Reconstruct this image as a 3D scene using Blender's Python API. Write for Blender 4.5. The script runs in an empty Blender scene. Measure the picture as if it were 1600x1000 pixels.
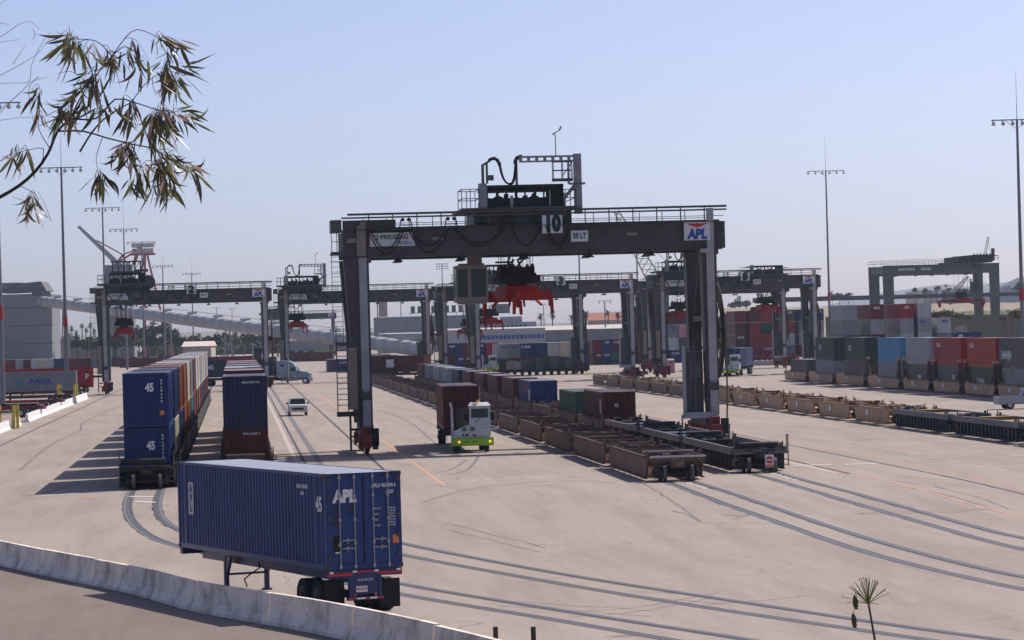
import bpy, math, random
from mathutils import Vector, Matrix

# ------------------------------------------------------------------ camera, sky, sun, exposure
RND = random.Random(11)
C = bpy.context.scene.collection
SC = bpy.context.scene
FOC, CAMH, ROLL, HOR = 4850.0, 8.1, 0.027, 12.5
cam_d = bpy.data.cameras.new('camera')
cam = bpy.data.objects.new('camera', cam_d)
C.objects.link(cam)
cam_d.sensor_width = 36.0
cam_d.lens = 36.0 * FOC / 1600.0
cam_d.clip_start = 0.5
cam_d.clip_end = 20000
CAM_M = Matrix.Rotation(math.pi/2 + math.atan(HOR/FOC), 3, 'X') @ Matrix.Rotation(-ROLL, 3, 'Z')
cam.matrix_world = Matrix.Translation((0, 0, CAMH)) @ CAM_M.to_4x4()
SC.camera = cam

SUN_VEC = Vector((0.70, 0.60, 1.0)).normalized()
SUN_EL = math.asin(SUN_VEC.z)
SUN_AZ = math.atan2(SUN_VEC.x, SUN_VEC.y)
world = bpy.data.worlds.new("World")
SC.world = world
world.use_nodes = True
wn, wl = world.node_tree.nodes, world.node_tree.links
bg = wn['Background']
sky = wn.new('ShaderNodeTexSky')
sky.sky_type = 'NISHITA'
sky.sun_disc = False
sky.sun_elevation = SUN_EL
sky.sun_rotation = SUN_AZ
sky.air_density = 0.6
sky.dust_density = 1.2
sky.ozone_density = 3.0
tint = wn.new('ShaderNodeMix')
tint.data_type = 'RGBA'
tint.blend_type = 'MULTIPLY'
tint.inputs[0].default_value = 1.0
tint.inputs[7].default_value = (1.20, 1.065, 1.12, 1)
wl.new(sky.outputs[0], tint.inputs[6])
wl.new(tint.outputs[2], bg.inputs[0])
bg.inputs[1].default_value = 0.0915

sun_d = bpy.data.lights.new('sun', 'SUN')
sun_d.energy = 3.9
sun_d.angle = math.radians(0.53)
sun_d.color = (1.0, 0.93, 0.84)
sun = bpy.data.objects.new('sun', sun_d)
sun.rotation_euler = SUN_VEC.to_track_quat('Z', 'Y').to_euler()
sun.location = (60, 40, 90)
C.objects.link(sun)
SC.view_settings.view_transform = 'Standard'
SC.view_settings.look = 'None'
SC.view_settings.gamma = 1.0
SC.view_settings.exposure = 0.50
SC.view_settings.use_curve_mapping = False
SC.cycles.max_bounces = 6
SC.cycles.volume_bounces = 0

# ------------------------------------------------------------------ frames of reference
YA = math.atan(430.0/4850.0)          # the yard's tracks run this much left of the view axis
CY, SY = math.cos(YA), math.sin(YA)
def W(n, t, z=0.0): return Vector((n*CY - t*SY, n*SY + t*CY, z))
def to_yard(v): return (v.x*CY + v.y*SY, -v.x*SY + v.y*CY)
def ray(px, py): return CAM_M @ Vector((px-800.0, 500.0-py, -FOC))
def gz(y):
    # the yard falls a little towards the road
    f = min(1.0, max(0.0, (y-116.0)/44.0))
    return -0.33*(1 - f*f*(3-2*f))
def GW(px, py, z=0.0):
    d = ray(px, py)
    k = (z - CAMH)/d.z
    if z == 0.0:
        for _ in range(12): k = (gz(d.y*k) - CAMH)/d.z
        return Vector((d.x*k, d.y*k, gz(d.y*k)))
    return Vector((d.x*k, d.y*k, z))
def G(px, py, z=0.0): return to_yard(GW(px, py, z))
def AT(px, py, Y):
    d = ray(px, py)
    k = Y/d.y
    return Vector((d.x*k, Y, CAMH + d.z*k))
CAM_I = CAM_M.inverted()
def PR(n, t, z=0.0):
    v = CAM_I @ (W(n, t, z) - Vector((0, 0, CAMH)))
    return (800 + FOC*v.x/-v.z, 500 - FOC*v.y/-v.z)
def T_at(px, n, z=0.0):
    a, b = 60.0, 4000.0
    for _ in range(50):
        m = (a+b)/2
        if (PR(n, m, z)[0] > px) == (n > 0 and PR(n, 100, z)[0] > 370): a = m
        else: b = m
    return a

# ------------------------------------------------------------------ mesh and object helpers
class MB:
    def __init__(s): s.v, s.f, s.m = [], [], []
    def add(s, vs, fs, m=0):
        o = len(s.v)
        s.v += [tuple(x) for x in vs]
        s.f += [tuple(i+o for i in f) for f in fs]
        s.m += [m]*len(fs)
        return s
    def box(s, x0, x1, y0, y1, z0, z1, m=0):
        return s.add([(x0,y0,z0),(x1,y0,z0),(x1,y1,z0),(x0,y1,z0),(x0,y0,z1),(x1,y0,z1),(x1,y1,z1),(x0,y1,z1)],
              [(0,3,2,1),(4,5,6,7),(0,1,5,4),(1,2,6,5),(2,3,7,6),(3,0,4,7)], m)
    def hexa(s, b, t, m=0):
        return s.add(list(b)+list(t), [(0,3,2,1),(4,5,6,7),(0,1,5,4),(1,2,6,5),(2,3,7,6),(3,0,4,7)], m)
    def beam(s, p, q, w, h=None, m=0, up=(0,0,1)):
        h = h or w
        p, q = Vector(p), Vector(q)
        d = (q-p).normalized()
        u = Vector(up)
        if abs(d.dot(u)) > 0.95: u = Vector((0,1,0))
        a = d.cross(u).normalized()*w/2
        b = a.cross(d).normalized()*h/2
        r = []
        for c in (p, q): r += [c-a-b, c+a-b, c+a+b, c-a+b]
        return s.add(r, [(0,1,2,3),(7,6,5,4),(0,4,5,1),(1,5,6,2),(2,6,7,3),(3,7,4,0)], m)
    def tube(s, p, q, r, n=8, m=0, r2=None):
        r2 = r if r2 is None else r2
        p, q = Vector(p), Vector(q)
        d = (q-p).normalized()
        u = Vector((0,0,1)) if abs(d.z) < 0.9 else Vector((1,0,0))
        a = d.cross(u).normalized()
        b = a.cross(d)
        vs = []
        for c, rr in ((p, r), (q, r2)):
            for i in range(n):
                t = 2*math.pi*i/n
                vs.append(c + (a*math.cos(t)+b*math.sin(t))*rr)
        fs = [(i, (i+1)%n, n+(i+1)%n, n+i) for i in range(n)]
        fs += [tuple(range(n-1,-1,-1)), tuple(range(n, 2*n))]
        return s.add(vs, fs, m)
    def path(s, pts, r, n=6, m=0, r2=None):
        r2 = r if r2 is None else r2
        L = len(pts)-1
        for i in range(L):
            s.tube(pts[i], pts[i+1], r+(r2-r)*i/L, n, m, r+(r2-r)*(i+1)/L)
        return s
    def prism(s, prof, y0, y1, m=0, axis='y'):
        n = len(prof)
        P = (lambda a, b, y: (a, y, b)) if axis == 'y' else ((lambda a, b, y: (y, a, b)) if axis == 'x' else (lambda a, b, y: (a, b, y)))
        vs = [P(a, b, y0) for a, b in prof] + [P(a, b, y1) for a, b in prof]
        fs = [(i, (i+1)%n, n+(i+1)%n, n+i) for i in range(n)] + [tuple(range(n-1,-1,-1)), tuple(range(n,2*n))]
        return s.add(vs, fs, m)
    def mesh(s, name, mats=()):
        me = bpy.data.meshes.new(name)
        me.from_pydata(s.v, [], s.f)
        for m in mats: me.materials.append(m)
        if len(mats) > 1: me.polygons.foreach_set('material_index', s.m)
        me.update()
        return me
    def build(s, name, mats, parent=None, loc=(0,0,0), rz=0.0):
        if not isinstance(mats, (list, tuple)): mats = [mats]
        return put(s.mesh(name, mats), name, parent, loc, rz)

def put(me, name, parent=None, loc=(0,0,0), rz=0.0, mat=None):
    o = bpy.data.objects.new(name, me)
    C.objects.link(o)
    o.location = loc
    o.rotation_euler = (0, 0, rz)
    if parent: o.parent = parent
    if mat is not None:
        if isinstance(mat, bpy.types.Material): mat = [mat]
        for i, m in enumerate(mat):
            o.material_slots[i].link = 'OBJECT'
            o.material_slots[i].material = m
    return o
def tag(o, label=None, cat=None, group=None, kind=None):
    if label: o['label'] = label
    if cat: o['category'] = cat
    if group: o['group'] = group
    if kind: o['kind'] = kind
    return o
def thing(name, label, cat, loc, rz=0.0, group=None):
    o = bpy.data.objects.new(name, None)
    C.objects.link(o)
    o.empty_display_size = 0.5
    o.location = loc
    o.rotation_euler = (0, 0, rz)
    return tag(o, label, cat, group)
def shade_smooth(o):
    o.data.polygons.foreach_set('use_smooth', [True]*len(o.data.polygons))
    return o

_fc = {}
def text_mesh(txt, size, bold=0.0, shear=0.0, sx=1.0, depth=0.004):
    k = (txt, size, bold, shear, sx, depth)
    if k in _fc: return _fc[k]
    cu = bpy.data.curves.new('lettering', 'FONT')
    cu.body = txt
    cu.size = size
    cu.offset = bold
    cu.shear = shear
    cu.extrude = depth
    cu.align_x = 'CENTER'
    cu.align_y = 'CENTER'
    cu.resolution_u = 3
    o = bpy.data.objects.new('lettering', cu)
    C.objects.link(o)
    bpy.context.view_layer.update()
    me = bpy.data.meshes.new_from_object(o.evaluated_get(bpy.context.evaluated_depsgraph_get()))
    bpy.data.objects.remove(o)
    # stand the text up: x right, z up, facing -y
    for v in me.vertices:
        x, y, z = v.co
        v.co = (x*sx, -z, y)
    me.update()
    me.name = 'lettering'
    me.materials.clear()
    me.materials.append(None)
    _fc[k] = me
    return me
def lettering(txt, size, mat, parent, loc, rz=0.0, name='lettering', **kw):
    return put(text_mesh(txt, size, **kw), name, parent, loc, rz, mat)

ORD = ['first','second','third','fourth','fifth','sixth','seventh','eighth','ninth','tenth','eleventh','twelfth',
       'thirteenth','fourteenth','fifteenth','sixteenth','seventeenth','eighteenth','nineteenth','twentieth',
       'twenty-first','twenty-second','twenty-third','twenty-fourth']

# ------------------------------------------------------------------ materials
def newmat(name):
    m = bpy.data.materials.new(name)
    m.use_nodes = True
    nt = m.node_tree
    return m, nt.nodes, nt.links, nt.nodes['Principled BSDF']
def ramp(N, stops, interp='LINEAR'):
    r = N.new('ShaderNodeValToRGB')
    r.color_ramp.interpolation = interp
    el = r.color_ramp.elements
    while len(el) < len(stops): el.new(0.5)
    for e, (p, c) in zip(el, stops):
        e.position = p
        e.color = (*c, 1) if len(c) == 3 else c
    return r
def noise(N, L, vec, scale, detail=4, rough=0.6, mapscale=None):
    n = N.new('ShaderNodeTexNoise')
    n.inputs['Scale'].default_value = scale
    n.inputs['Detail'].default_value = detail
    n.inputs['Roughness'].default_value = rough
    if mapscale:
        mp = N.new('ShaderNodeMapping')
        mp.inputs['Scale'].default_value = mapscale
        L.new(vec, mp.inputs[0])
        vec = mp.outputs[0]
    L.new(vec, n.inputs['Vector'])
    return n.outputs['Fac']
def mixc(N, L, fac, a, b, mode='MIX'):
    m = N.new('ShaderNodeMix')
    m.data_type = 'RGBA'
    m.blend_type = mode
    for s, x in ((0, fac), (6, a), (7, b)):
        if hasattr(x, 'is_linked') or hasattr(x, 'links'): L.new(x, m.inputs[s])
        elif s == 0: m.inputs[0].default_value = x
        else: m.inputs[s].default_value = (*x, 1)
    return m.outputs[2]
_mc = {}
def paint(rgb, rough=0.5, dirt=0.35, rust=0.12, metal=0.0, name='paint', spec=0.35):
    """weathered paint: tone patches, vertical streaks, rust specks"""
    k = (tuple(rgb), rough, dirt, rust, metal, spec)
    if k in _mc: return _mc[k]
    m, N, L, B = newmat(name)
    tc = N.new('ShaderNodeTexCoord')
    oi = N.new('ShaderNodeObjectInfo')
    ad = N.new('ShaderNodeVectorMath')
    ad.operation = 'ADD'
    sc_ = N.new('ShaderNodeVectorMath')
    sc_.operation = 'SCALE'
    L.new(oi.outputs['Location'], sc_.inputs[0])
    sc_.inputs['Scale'].default_value = 0.37
    L.new(tc.outputs['Object'], ad.inputs[0])
    L.new(sc_.outputs[0], ad.inputs[1])
    v = ad.outputs[0]
    n1 = noise(N, L, v, 0.9, 5, 0.65)
    n2 = noise(N, L, v, 2.2, 4, 0.7, (3.0, 3.0, 0.25))
    n3 = noise(N, L, v, 5.0, 6, 0.75)
    dk = tuple(c*(1-dirt)+0.014*dirt for c in rgb)
    lt = tuple(min(1, c*(1+dirt*0.35)+0.02*dirt) for c in rgb)
    r1 = ramp(N, [(0.3, (0,0,0)), (0.7, (1,1,1))])
    L.new(n1, r1.inputs[0])
    c = mixc(N, L, r1.outputs[0], dk, lt)
    r2 = ramp(N, [(0.52, (0,0,0)), (0.75, (1,1,1))])
    L.new(n2, r2.inputs[0])
    mf = N.new('ShaderNodeMath'); mf.operation = 'MULTIPLY'
    L.new(r2.outputs[0], mf.inputs[0]); mf.inputs[1].default_value = min(1, dirt*1.3)
    c = mixc(N, L, mf.outputs[0], c, tuple(x*0.6+0.012 for x in rgb))
    if rust > 0:
        r3 = ramp(N, [(0.70-rust*0.5, (0,0,0)), (0.76-rust*0.45, (1,1,1))])
        L.new(n3, r3.inputs[0])
        c = mixc(N, L, r3.outputs[0], c, (0.11, 0.05, 0.03))
    L.new(c, B.inputs['Base Color'])
    B.inputs['Roughness'].default_value = rough
    B.inputs['Metallic'].default_value = metal
    B.inputs['Specular IOR Level'].default_value = spec
    bp = N.new('ShaderNodeBump')
    bp.inputs['Strength'].default_value = 0.25
    bp.inputs['Distance'].default_value = 0.02
    L.new(n1, bp.inputs['Height'])
    L.new(bp.outputs[0], B.inputs['Normal'])
    _mc[k] = m
    return m
def plain(name, rgb, rough=0.6, metal=0.0, emit=0.0, spec=0.4):
    k = ('plain', name, tuple(rgb), rough, metal, emit)
    if k in _mc: return _mc[k]
    m, N, L, B = newmat(name)
    tc = N.new('ShaderNodeTexCoord')
    f = noise(N, L, tc.outputs['Object'], 3.0, 3)
    c = mixc(N, L, f, tuple(x*0.86 for x in rgb), tuple(min(1, x*1.12) for x in rgb))
    L.new(c, B.inputs['Base Color'])
    B.inputs['Roughness'].default_value = rough
    B.inputs['Metallic'].default_value = metal
    B.inputs['Specular IOR Level'].default_value = spec
    if emit:
        B.inputs['Emission Color'].default_value = (*rgb, 1)
        B.inputs['Emission Strength'].default_value = emit
    _mc[k] = m
    return m
def ground_mat(name, c0, c1, stain, joints=False):
    m, N, L, B = newmat(name)
    g = N.new('ShaderNodeNewGeometry')
    v = g.outputs['Position']
    mp = N.new('ShaderNodeMapping')
    mp.inputs['Rotation'].default_value = (0, 0, -YA)
    L.new(v, mp.inputs[0])
    yv = mp.outputs[0]
    a = noise(N, L, yv, 0.035, 6, 0.6)
    b = noise(N, L, yv, 0.5, 7, 0.7, (1.0, 0.10, 1.0))      # long wheel-worn streaks down the lanes
    c = noise(N, L, yv, 9.0, 5, 0.8)
    d = noise(N, L, yv, 0.16, 5, 0.55, (1.0, 0.35, 1.0))
    e = noise(N, L, yv, 0.09, 8, 0.62, (0.35, 1.0, 1.0))
    r = ramp(N, [(0.33, (0,0,0)), (0.68, (1,1,1))]); L.new(a, r.inputs[0])
    col = mixc(N, L, r.outputs[0], c0, c1)
    rb = ramp(N, [(0.40, (0.80,0.79,0.79)), (0.56, (1,1,1))]); L.new(b, rb.inputs[0])
    col = mixc(N, L, 0.75, col, rb.outputs[0], 'MULTIPLY')
    rc = ramp(N, [(0.3, (0.84,0.84,0.84)), (0.7, (1.10,1.10,1.10))]); L.new(c, rc.inputs[0])
    col = mixc(N, L, 0.9, col, rc.outputs[0], 'MULTIPLY')
    rd = ramp(N, [(0.60, (0,0,0)), (0.76, (1,1,1))]); L.new(d, rd.inputs[0])
    mf = N.new('ShaderNodeMath'); mf.operation = 'MULTIPLY'; mf.inputs[1].default_value = 0.45
    L.new(rd.outputs[0], mf.inputs[0])
    col = mixc(N, L, mf.outputs[0], col, stain)
    # thin wandering cracks and tyre arcs
    w = N.new('ShaderNodeTexVoronoi'); w.feature = 'DISTANCE_TO_EDGE'; w.inputs['Scale'].default_value = 0.05
    wv = N.new('ShaderNodeVectorMath'); wv.operation = 'ADD'
    ns = N.new('ShaderNodeTexNoise'); ns.inputs['Scale'].default_value = 0.12; L.new(yv, ns.inputs['Vector'])
    sc_ = N.new('ShaderNodeVectorMath'); sc_.operation = 'SCALE'; sc_.inputs['Scale'].default_value = 9.0
    L.new(ns.outputs['Color'], sc_.inputs[0])
    L.new(yv, wv.inputs[0]); L.new(sc_.outputs[0], wv.inputs[1]); L.new(wv.outputs[0], w.inputs['Vector'])
    rw = ramp(N, [(0.0, (1,1,1)), (0.0035, (0,0,0))]); L.new(w.outputs['Distance'], rw.inputs[0])
    mw = N.new('ShaderNodeMath'); mw.operation = 'MULTIPLY'
    re = ramp(N, [(0.46, (0,0,0)), (0.55, (1,1,1))]); L.new(e, re.inputs[0])
    L.new(rw.outputs[0], mw.inputs[0]); L.new(re.outputs[0], mw.inputs[1])
    mw2 = N.new('ShaderNodeMath'); mw2.operation = 'MULTIPLY'; mw2.inputs[1].default_value = 0.5
    L.new(mw.outputs[0], mw2.inputs[0])
    col = mixc(N, L, mw2.outputs[0], col, (0.06,0.055,0.06))
    gsp = noise(N, L, yv, 2.6, 8, 0.85)
    rg = ramp(N, [(0.36, (0.86,0.86,0.86)), (0.5, (1,1,1)), (0.66, (1.10,1.10,1.10))]); L.new(gsp, rg.inputs[0])
    col = mixc(N, L, 0.8, col, rg.outputs[0], 'MULTIPLY')
    oil = noise(N, L, yv, 0.55, 3, 0.5)
    ro = ramp(N, [(0.71, (0,0,0)), (0.76, (1,1,1))]); L.new(oil, ro.inputs[0])
    mo = N.new('ShaderNodeMath'); mo.operation = 'MULTIPLY'; mo.inputs[1].default_value = 0.28; L.new(ro.outputs[0], mo.inputs[0])
    col = mixc(N, L, mo.outputs[0], col, tuple(x*0.45 for x in stain))
    L.new(col, B.inputs['Base Color'])
    B.inputs['Roughness'].default_value = 0.88
    B.inputs['Specular IOR Level'].default_value = 0.25
    bp = N.new('ShaderNodeBump'); bp.inputs['Strength'].default_value = 0.35; bp.inputs['Distance'].default_value = 0.02
    L.new(c, bp.inputs['Height']); L.new(bp.outputs[0], B.inputs['Normal'])
    return m

M = {}
M['yard'] = ground_mat('yard_concrete', (0.305,0.254,0.218), (0.341,0.285,0.246), (0.268,0.217,0.187))
M['road'] = ground_mat('road_asphalt', (0.195,0.153,0.132), (0.222,0.177,0.153), (0.14,0.112,0.10))
M['bank'] = plain('dry_bank', (0.20,0.16,0.09), 0.95)
M['land'] = plain('far_land', (0.17,0.15,0.11), 0.95)
M['steel_dark'] = paint((0.062,0.058,0.060), 0.55, 0.35, 0.06)
M['steel_mid'] = paint((0.085,0.082,0.085), 0.55, 0.35, 0.06)
M['grey_face'] = paint((0.36,0.355,0.37), 0.6, 0.25, 0.06)
M['grey_paint'] = paint((0.26,0.26,0.275), 0.6, 0.3, 0.05)
M['beige'] = paint((0.24,0.20,0.155), 0.55, 0.2, 0.05)
M['red'] = paint((0.28,0.018,0.014), 0.6, 0.25, 0.03, spec=0.15)
M['orange_red'] = paint((0.36,0.018,0.010), 0.6, 0.25, 0.05, spec=0.15)
M['bogie_red'] = paint((0.24,0.025,0.025), 0.6, 0.4, 0.10)
M['black'] = plain('black_rubber', (0.012,0.012,0.013), 0.8)
M['tyre'] = plain('tyre', (0.02,0.02,0.021), 0.85)
M['rust'] = paint((0.085,0.052,0.040), 0.85, 0.5, 0.15)
M['under'] = paint((0.035,0.030,0.029), 0.85, 0.4, 0.15)
M['white'] = plain('white_paint', (0.74,0.74,0.74), 0.5)
M['sign_white'] = plain('sign_white', (0.62,0.62,0.64), 0.6)
M['offwhite'] = plain('offwhite', (0.50,0.49,0.46), 0.6)
M['glass'] = plain('dark_glass', (0.015,0.024,0.026), 0.12, 0.0, 0, 0.4)
M['rail_steel'] = plain('rail_steel', (0.34,0.33,0.33), 0.32, 0.75)
M['asphalt'] = plain('track_asphalt', (0.062,0.062,0.072), 0.9)
M['asphalt2'] = plain('track_asphalt_pale', (0.13,0.13,0.145), 0.9)
M['letter_black'] = plain('black_letters', (0.015,0.015,0.02), 0.6)
M['letter_blue'] = plain('blue_letters', (0.035,0.07,0.30), 0.6)
M['letter_red'] = plain('red_letters', (0.50,0.03,0.03), 0.6)
M['letter_white'] = plain('white_letters', (0.70,0.70,0.72), 0.6)
M['yellow'] = paint((0.50,0.40,0.06), 0.6, 0.25, 0.08)
M['tan'] = paint((0.52,0.33,0.20), 0.75, 0.3, 0.05)
M['orange'] = plain('orange_paint', (0.62,0.20,0.06), 0.8)
M['orange_worn'] = plain('worn_orange_paint', (0.46,0.27,0.17), 0.85)
M['white_worn'] = plain('worn_white_paint', (0.50,0.46,0.44), 0.85)
M['galv'] = plain('galvanised', (0.30,0.30,0.32), 0.45, 0.5)
M['chrome'] = plain('chrome', (0.5,0.5,0.52), 0.25, 0.9)

# ------------------------------------------------------------------ ground, road, bank
def spline(pts, step=1.5):
    out = []
    n = len(pts)
    for i in range(n-1):
        p0 = Vector(pts[max(i-1, 0)]); p1 = Vector(pts[i]); p2 = Vector(pts[i+1]); p3 = Vector(pts[min(i+2, n-1)])
        k = max(2, int((p2-p1).length/step))
        for j in range(k):
            t = j/k
            out.append(0.5*((2*p1)+(p2-p0)*t+(2*p0-5*p1+4*p2-p3)*t*t+(3*p1-p0-3*p2+p3)*t**3))
    out.append(Vector(pts[-1]))
    return out
def ribbon(mb, pts, width, z, off=0.0, m=0):
    pts = [Vector((p[0], p[1])) for p in pts]
    vs = []
    for i, p in enumerate(pts):
        d = (pts[min(i+1, len(pts)-1)] - pts[max(i-1, 0)]).normalized()
        nn = Vector((d.y, -d.x))
        a = p + nn*(off-width/2); b = p + nn*(off+width/2)
        vs += [(a.x, a.y, z+gz(a.y)), (b.x, b.y, z+gz(b.y))]
    mb.add(vs, [(2*i, 2*i+1, 2*i+3, 2*i+2) for i in range(len(pts)-1)], m)

BAR = [(-60,868), (0,884), (80,902), (200,927), (300,955), (380,970), (500,992), (640,1024), (800,1068), (960,1118)]
BARW = [GW(x, y, -0.33) for x, y in BAR]
g = MB()
edge = [(p.x, p.y) for p in BARW]
far = 9000
left = edge[0]; right = edge[-1]
ys = [-200, 116] + [116+2.2*i for i in range(1, 20)] + [160, 9000]
vs = []
for y in ys: vs += [(-6000, y, gz(y)), (6000, y, gz(y))]
o = MB().add(vs, [(2*i, 2*i+1, 2*i+3, 2*i+2) for i in range(len(ys)-1)]).build('ground', M['yard'])
tag(o, kind='structure')
poly = [(-400, left[1]+150, -0.326), (-400, -60, -0.326), (200, -60, -0.326)] + [(a, b, -0.326) for a, b in edge[::-1]]
o = MB().add(poly, [tuple(range(len(poly)))]).build('road', M['road'])
tag(o, kind='structure')
# grassy bank the camera stands on (below the frame)
g = MB()
nx, ny = 60, 30
vs = []
for j in range(ny+1):
    for i in range(nx+1):
        x = -70 + 140*i/nx
        y = -30 + 84*j/ny
        z = 6.55 - max(0, y-10)*0.165 + 0.12*math.sin(x*0.7+y*0.5) + 0.1*math.sin(x*1.9-y)
        if j == ny: z = -0.4
        vs.append((x, y, z))
g.add(vs, [(j*(nx+1)+i, j*(nx+1)+i+1, (j+1)*(nx+1)+i+1, (j+1)*(nx+1)+i) for j in range(ny) for i in range(nx)])
tag(g.build('hillside', M['bank']), kind='structure')

# tracks: (rail pixels of the near, curved stretch) and the straight stretch under the trains
TRK = {}
def yard_line(n, t0, t1): return [W(n, t0), W(n, t1)]
def rail_pts(px): return [GW(x, y) for x, y in px]
near = {
 'T1L': [(1180,1022),(1037,998),(850,965),(631,930),(450,891),(330,866),(277,853.5),(255,848),(232,838),(213,823),(202,809),(198.7,797),(200.5,784),(204.5,770)],
 'T1R': [(1300,1022),(1172,999),(1000,974),(850,949.7),(631,913.8),(450,874),(330,844),(277,829),(265,822.5),(251,811),(244.8,797),(245.3,784),(249,770)],
 'T2L': [(1560,1016),(1450,999),(1225,967.5),(1000,933),(850,907.5),(631,867.5),(500,836),(420,806),(378,780),(366,762),(364,745),(366,734)],
 'T2R': [(1680,1016),(1562,999),(1375,975),(1225,950.6),(1100,932.5),(1000,917),(850,892.5),(631,849.7),(520,823),(455,800),(412,774),(402,758),(402,744),(404,734)],
 'T3L': [(1700,938),(1600,922),(1412,879),(1322,853),(1225,819),(1112,780),(1034,750)],
 'T3R': [(1700,918),(1600,904),(1450,868),(1337,836),(1225,799),(1142,771),(1067,748)],
 'T4L': [(1720,880),(1600,859.5),(1450,819),(1300,776),(1169,739)],
 'T4R': [(1720,862),(1600,842),(1500,817),(1375,782),(1262,752),(1199,735)]}
tk = MB()
TN = {'T1': G(227, 770)[0], 'T2': None, 'T3': None, 'T4': None}
def add_rail(pts, inner):
    ribbon(tk, pts, 0.46, 0.006, inner*0.02, 0)
    ribbon(tk, pts, 0.13, 0.010, inner*0.15, 1)
    ribbon(tk, pts, 0.06, 0.014, 0, 2)
N1 = G(227, 770)[0]; N2 = G(385, 734)[0]; N3 = G(1050, 749)[0]; N4 = G(1184, 737)[0]
NT = {'T1': N1, 'T2': N2, 'T3': N3, 'T4': N4}
for k, pts in near.items():
    s = 1 if k[2] == 'L' else -1
    w = rail_pts(pts)
    n, t = to_yard(w[-1])
    nn = NT[k[:2]] - s*0.7175
    tail = [W(n + (nn-n)*min(1, a/12.0), t + a) for a in (4, 9, 14, 40)]
    w = [Vector((p.x, p.y, 0)) for p in w + tail]
    # image-traced points wobble: relax them once resampled
    sp = spline(w, 1.2)
    for _ in range(14):
        sp = [sp[0]] + [(sp[i-1]+sp[i]*2+sp[i+1])/4 for i in range(1, len(sp)-1)] + [sp[-1]]
    add_rail([(p.x, p.y) for p in sp], -s)
    q = W(nn, t+40); r = W(nn, t+420)
    add_rail([(q.x, q.y), (r.x, r.y)], -s)
N5, N6 = 49.9, 75.4
for nn, ta, tb in ((N5, 60, 620), (N6, 60, 620)):
    for s in (-1, 1):
        a, b = W(nn+s*0.7175, ta), W(nn+s*0.7175, tb)
        add_rail([(a.x, a.y), (b.x, b.y)], -s)
tag(tk.build('rail_tracks', [M['asphalt'], M['asphalt2'], M['rail_steel']]), kind='structure')

# crane runways, gutters, painted lines
ln = MB()
def yl(n, t0, t1, w, z, m):
    a, b = W(n, t0), W(n, t1)
    k = max(1, int((t1-t0)/2.0))
    ribbon(ln, [(a.x+(b.x-a.x)*i/k, a.y+(b.y-a.y)*i/k) for i in range(k+1)], w, z, 0, m)
nA, tA = G(604, 735); nB, tB = G(1327, 740)
N10L, N10R = G(578, 714)[0], G(1201, 711.5)[0]
yl(N10L, tA, 900, 0.22, 0.005, 0)
yl(N10R, tB, 900, 0.22, 0.005, 0)
yl(N10R-0.45, tB+1, 900, 0.30, 0.005, 2)
yl(N10L+2.2, G(658,760)[1], 900, 0.22, 0.005, 3)
n_, t_ = G(1216, 692)
yl(n_, 60, 900, 0.20, 0.005, 0)
yl(n_+1.0, 60, 900, 0.16, 0.005, 3); yl(n_-3.6, 60, t_+30, 0.14, 0.005, 3)
n_, t_ = G(478, 726); N2R = n_
yl(n_, t_-6, 900, 0.20, 0.005, 0)
yl(n_-0.5, t_-6, 900, 0.28, 0.005, 2)
yl(n_-2.3, t_-6, 900, 0.20, 0.005, 3)
n_, t_ = G(500, 724)
yl(n_, t_-10, 900, 0.42, 0.005, 1)
n_, t_ = G(100, 650); N2L = n_
yl(n_, 90, 900, 0.2, 0.005, 0)
for px, n0 in ((64, 0), (40, 0)):
    pass
# rows of worn white position ticks
def tick_row(pts, n, m=4, w=0.5, l=0.22):
    for i in range(n):
        f = (i + RND.uniform(-0.15, 0.15))/max(1, n-1)
        k = min(len(pts)-2, int(f*(len(pts)-1))) if f < 1 else len(pts)-2
        ff = f*(len(pts)-1) - k
        p = GW(pts[k][0]+(pts[k+1][0]-pts[k][0])*ff, pts[k][1]+(pts[k+1][1]-pts[k][1])*ff)
        ln.box(p.x-w/2*RND.uniform(.5,1), p.x+w/2, p.y-l, p.y+l*RND.uniform(.5,1), p.z+0.002, p.z+0.012, m)
tick_row([(0,777),(25,776)], 3)
tick_row([(58,776),(118,771)], 8)
tick_row([(48,771),(186,665)], 11, w=0.28, l=0.35)
tick_row([(12,739),(140,668)], 7, w=0.28, l=0.35)
tick_row([(680,754),(940,742)], 14, w=0.55)
tick_row([(810,757),(860,756)], 4, w=0.5)
tick_row([(655,668),(760,735)], 8, w=0.28, l=0.35)
tick_row([(1180,664),(1560,735)], 12, w=0.8, l=0.25)
tick_row([(1300,652),(1590,712)], 9, w=0.8, l=0.25)
tick_row([(1262,727),(1350,725)], 2, w=2.2, l=0.5)
for (x0,y0,x1,y1) in ((205,776,235,776),(214,784,238,785),(1060,750,1100,763),(1200,737,1240,750)):
    tick_row([(x0,y0),(x1,y1)], 6, w=0.34, l=0.5)
for px, py in ((130,776),(140,778),(152,777)):
    p = GW(px, py); ln.box(p.x-.2, p.x+.2, p.y-.35, p.y+.35, p.z+.002, p.z+.013, 3)
tag(ln.build('painted_lines', [M['asphalt'], M['asphalt2'], plain('faded_white', (0.43,0.37,0.33), .85), M['orange_worn'], M['white_worn']]), kind='structure')

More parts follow.
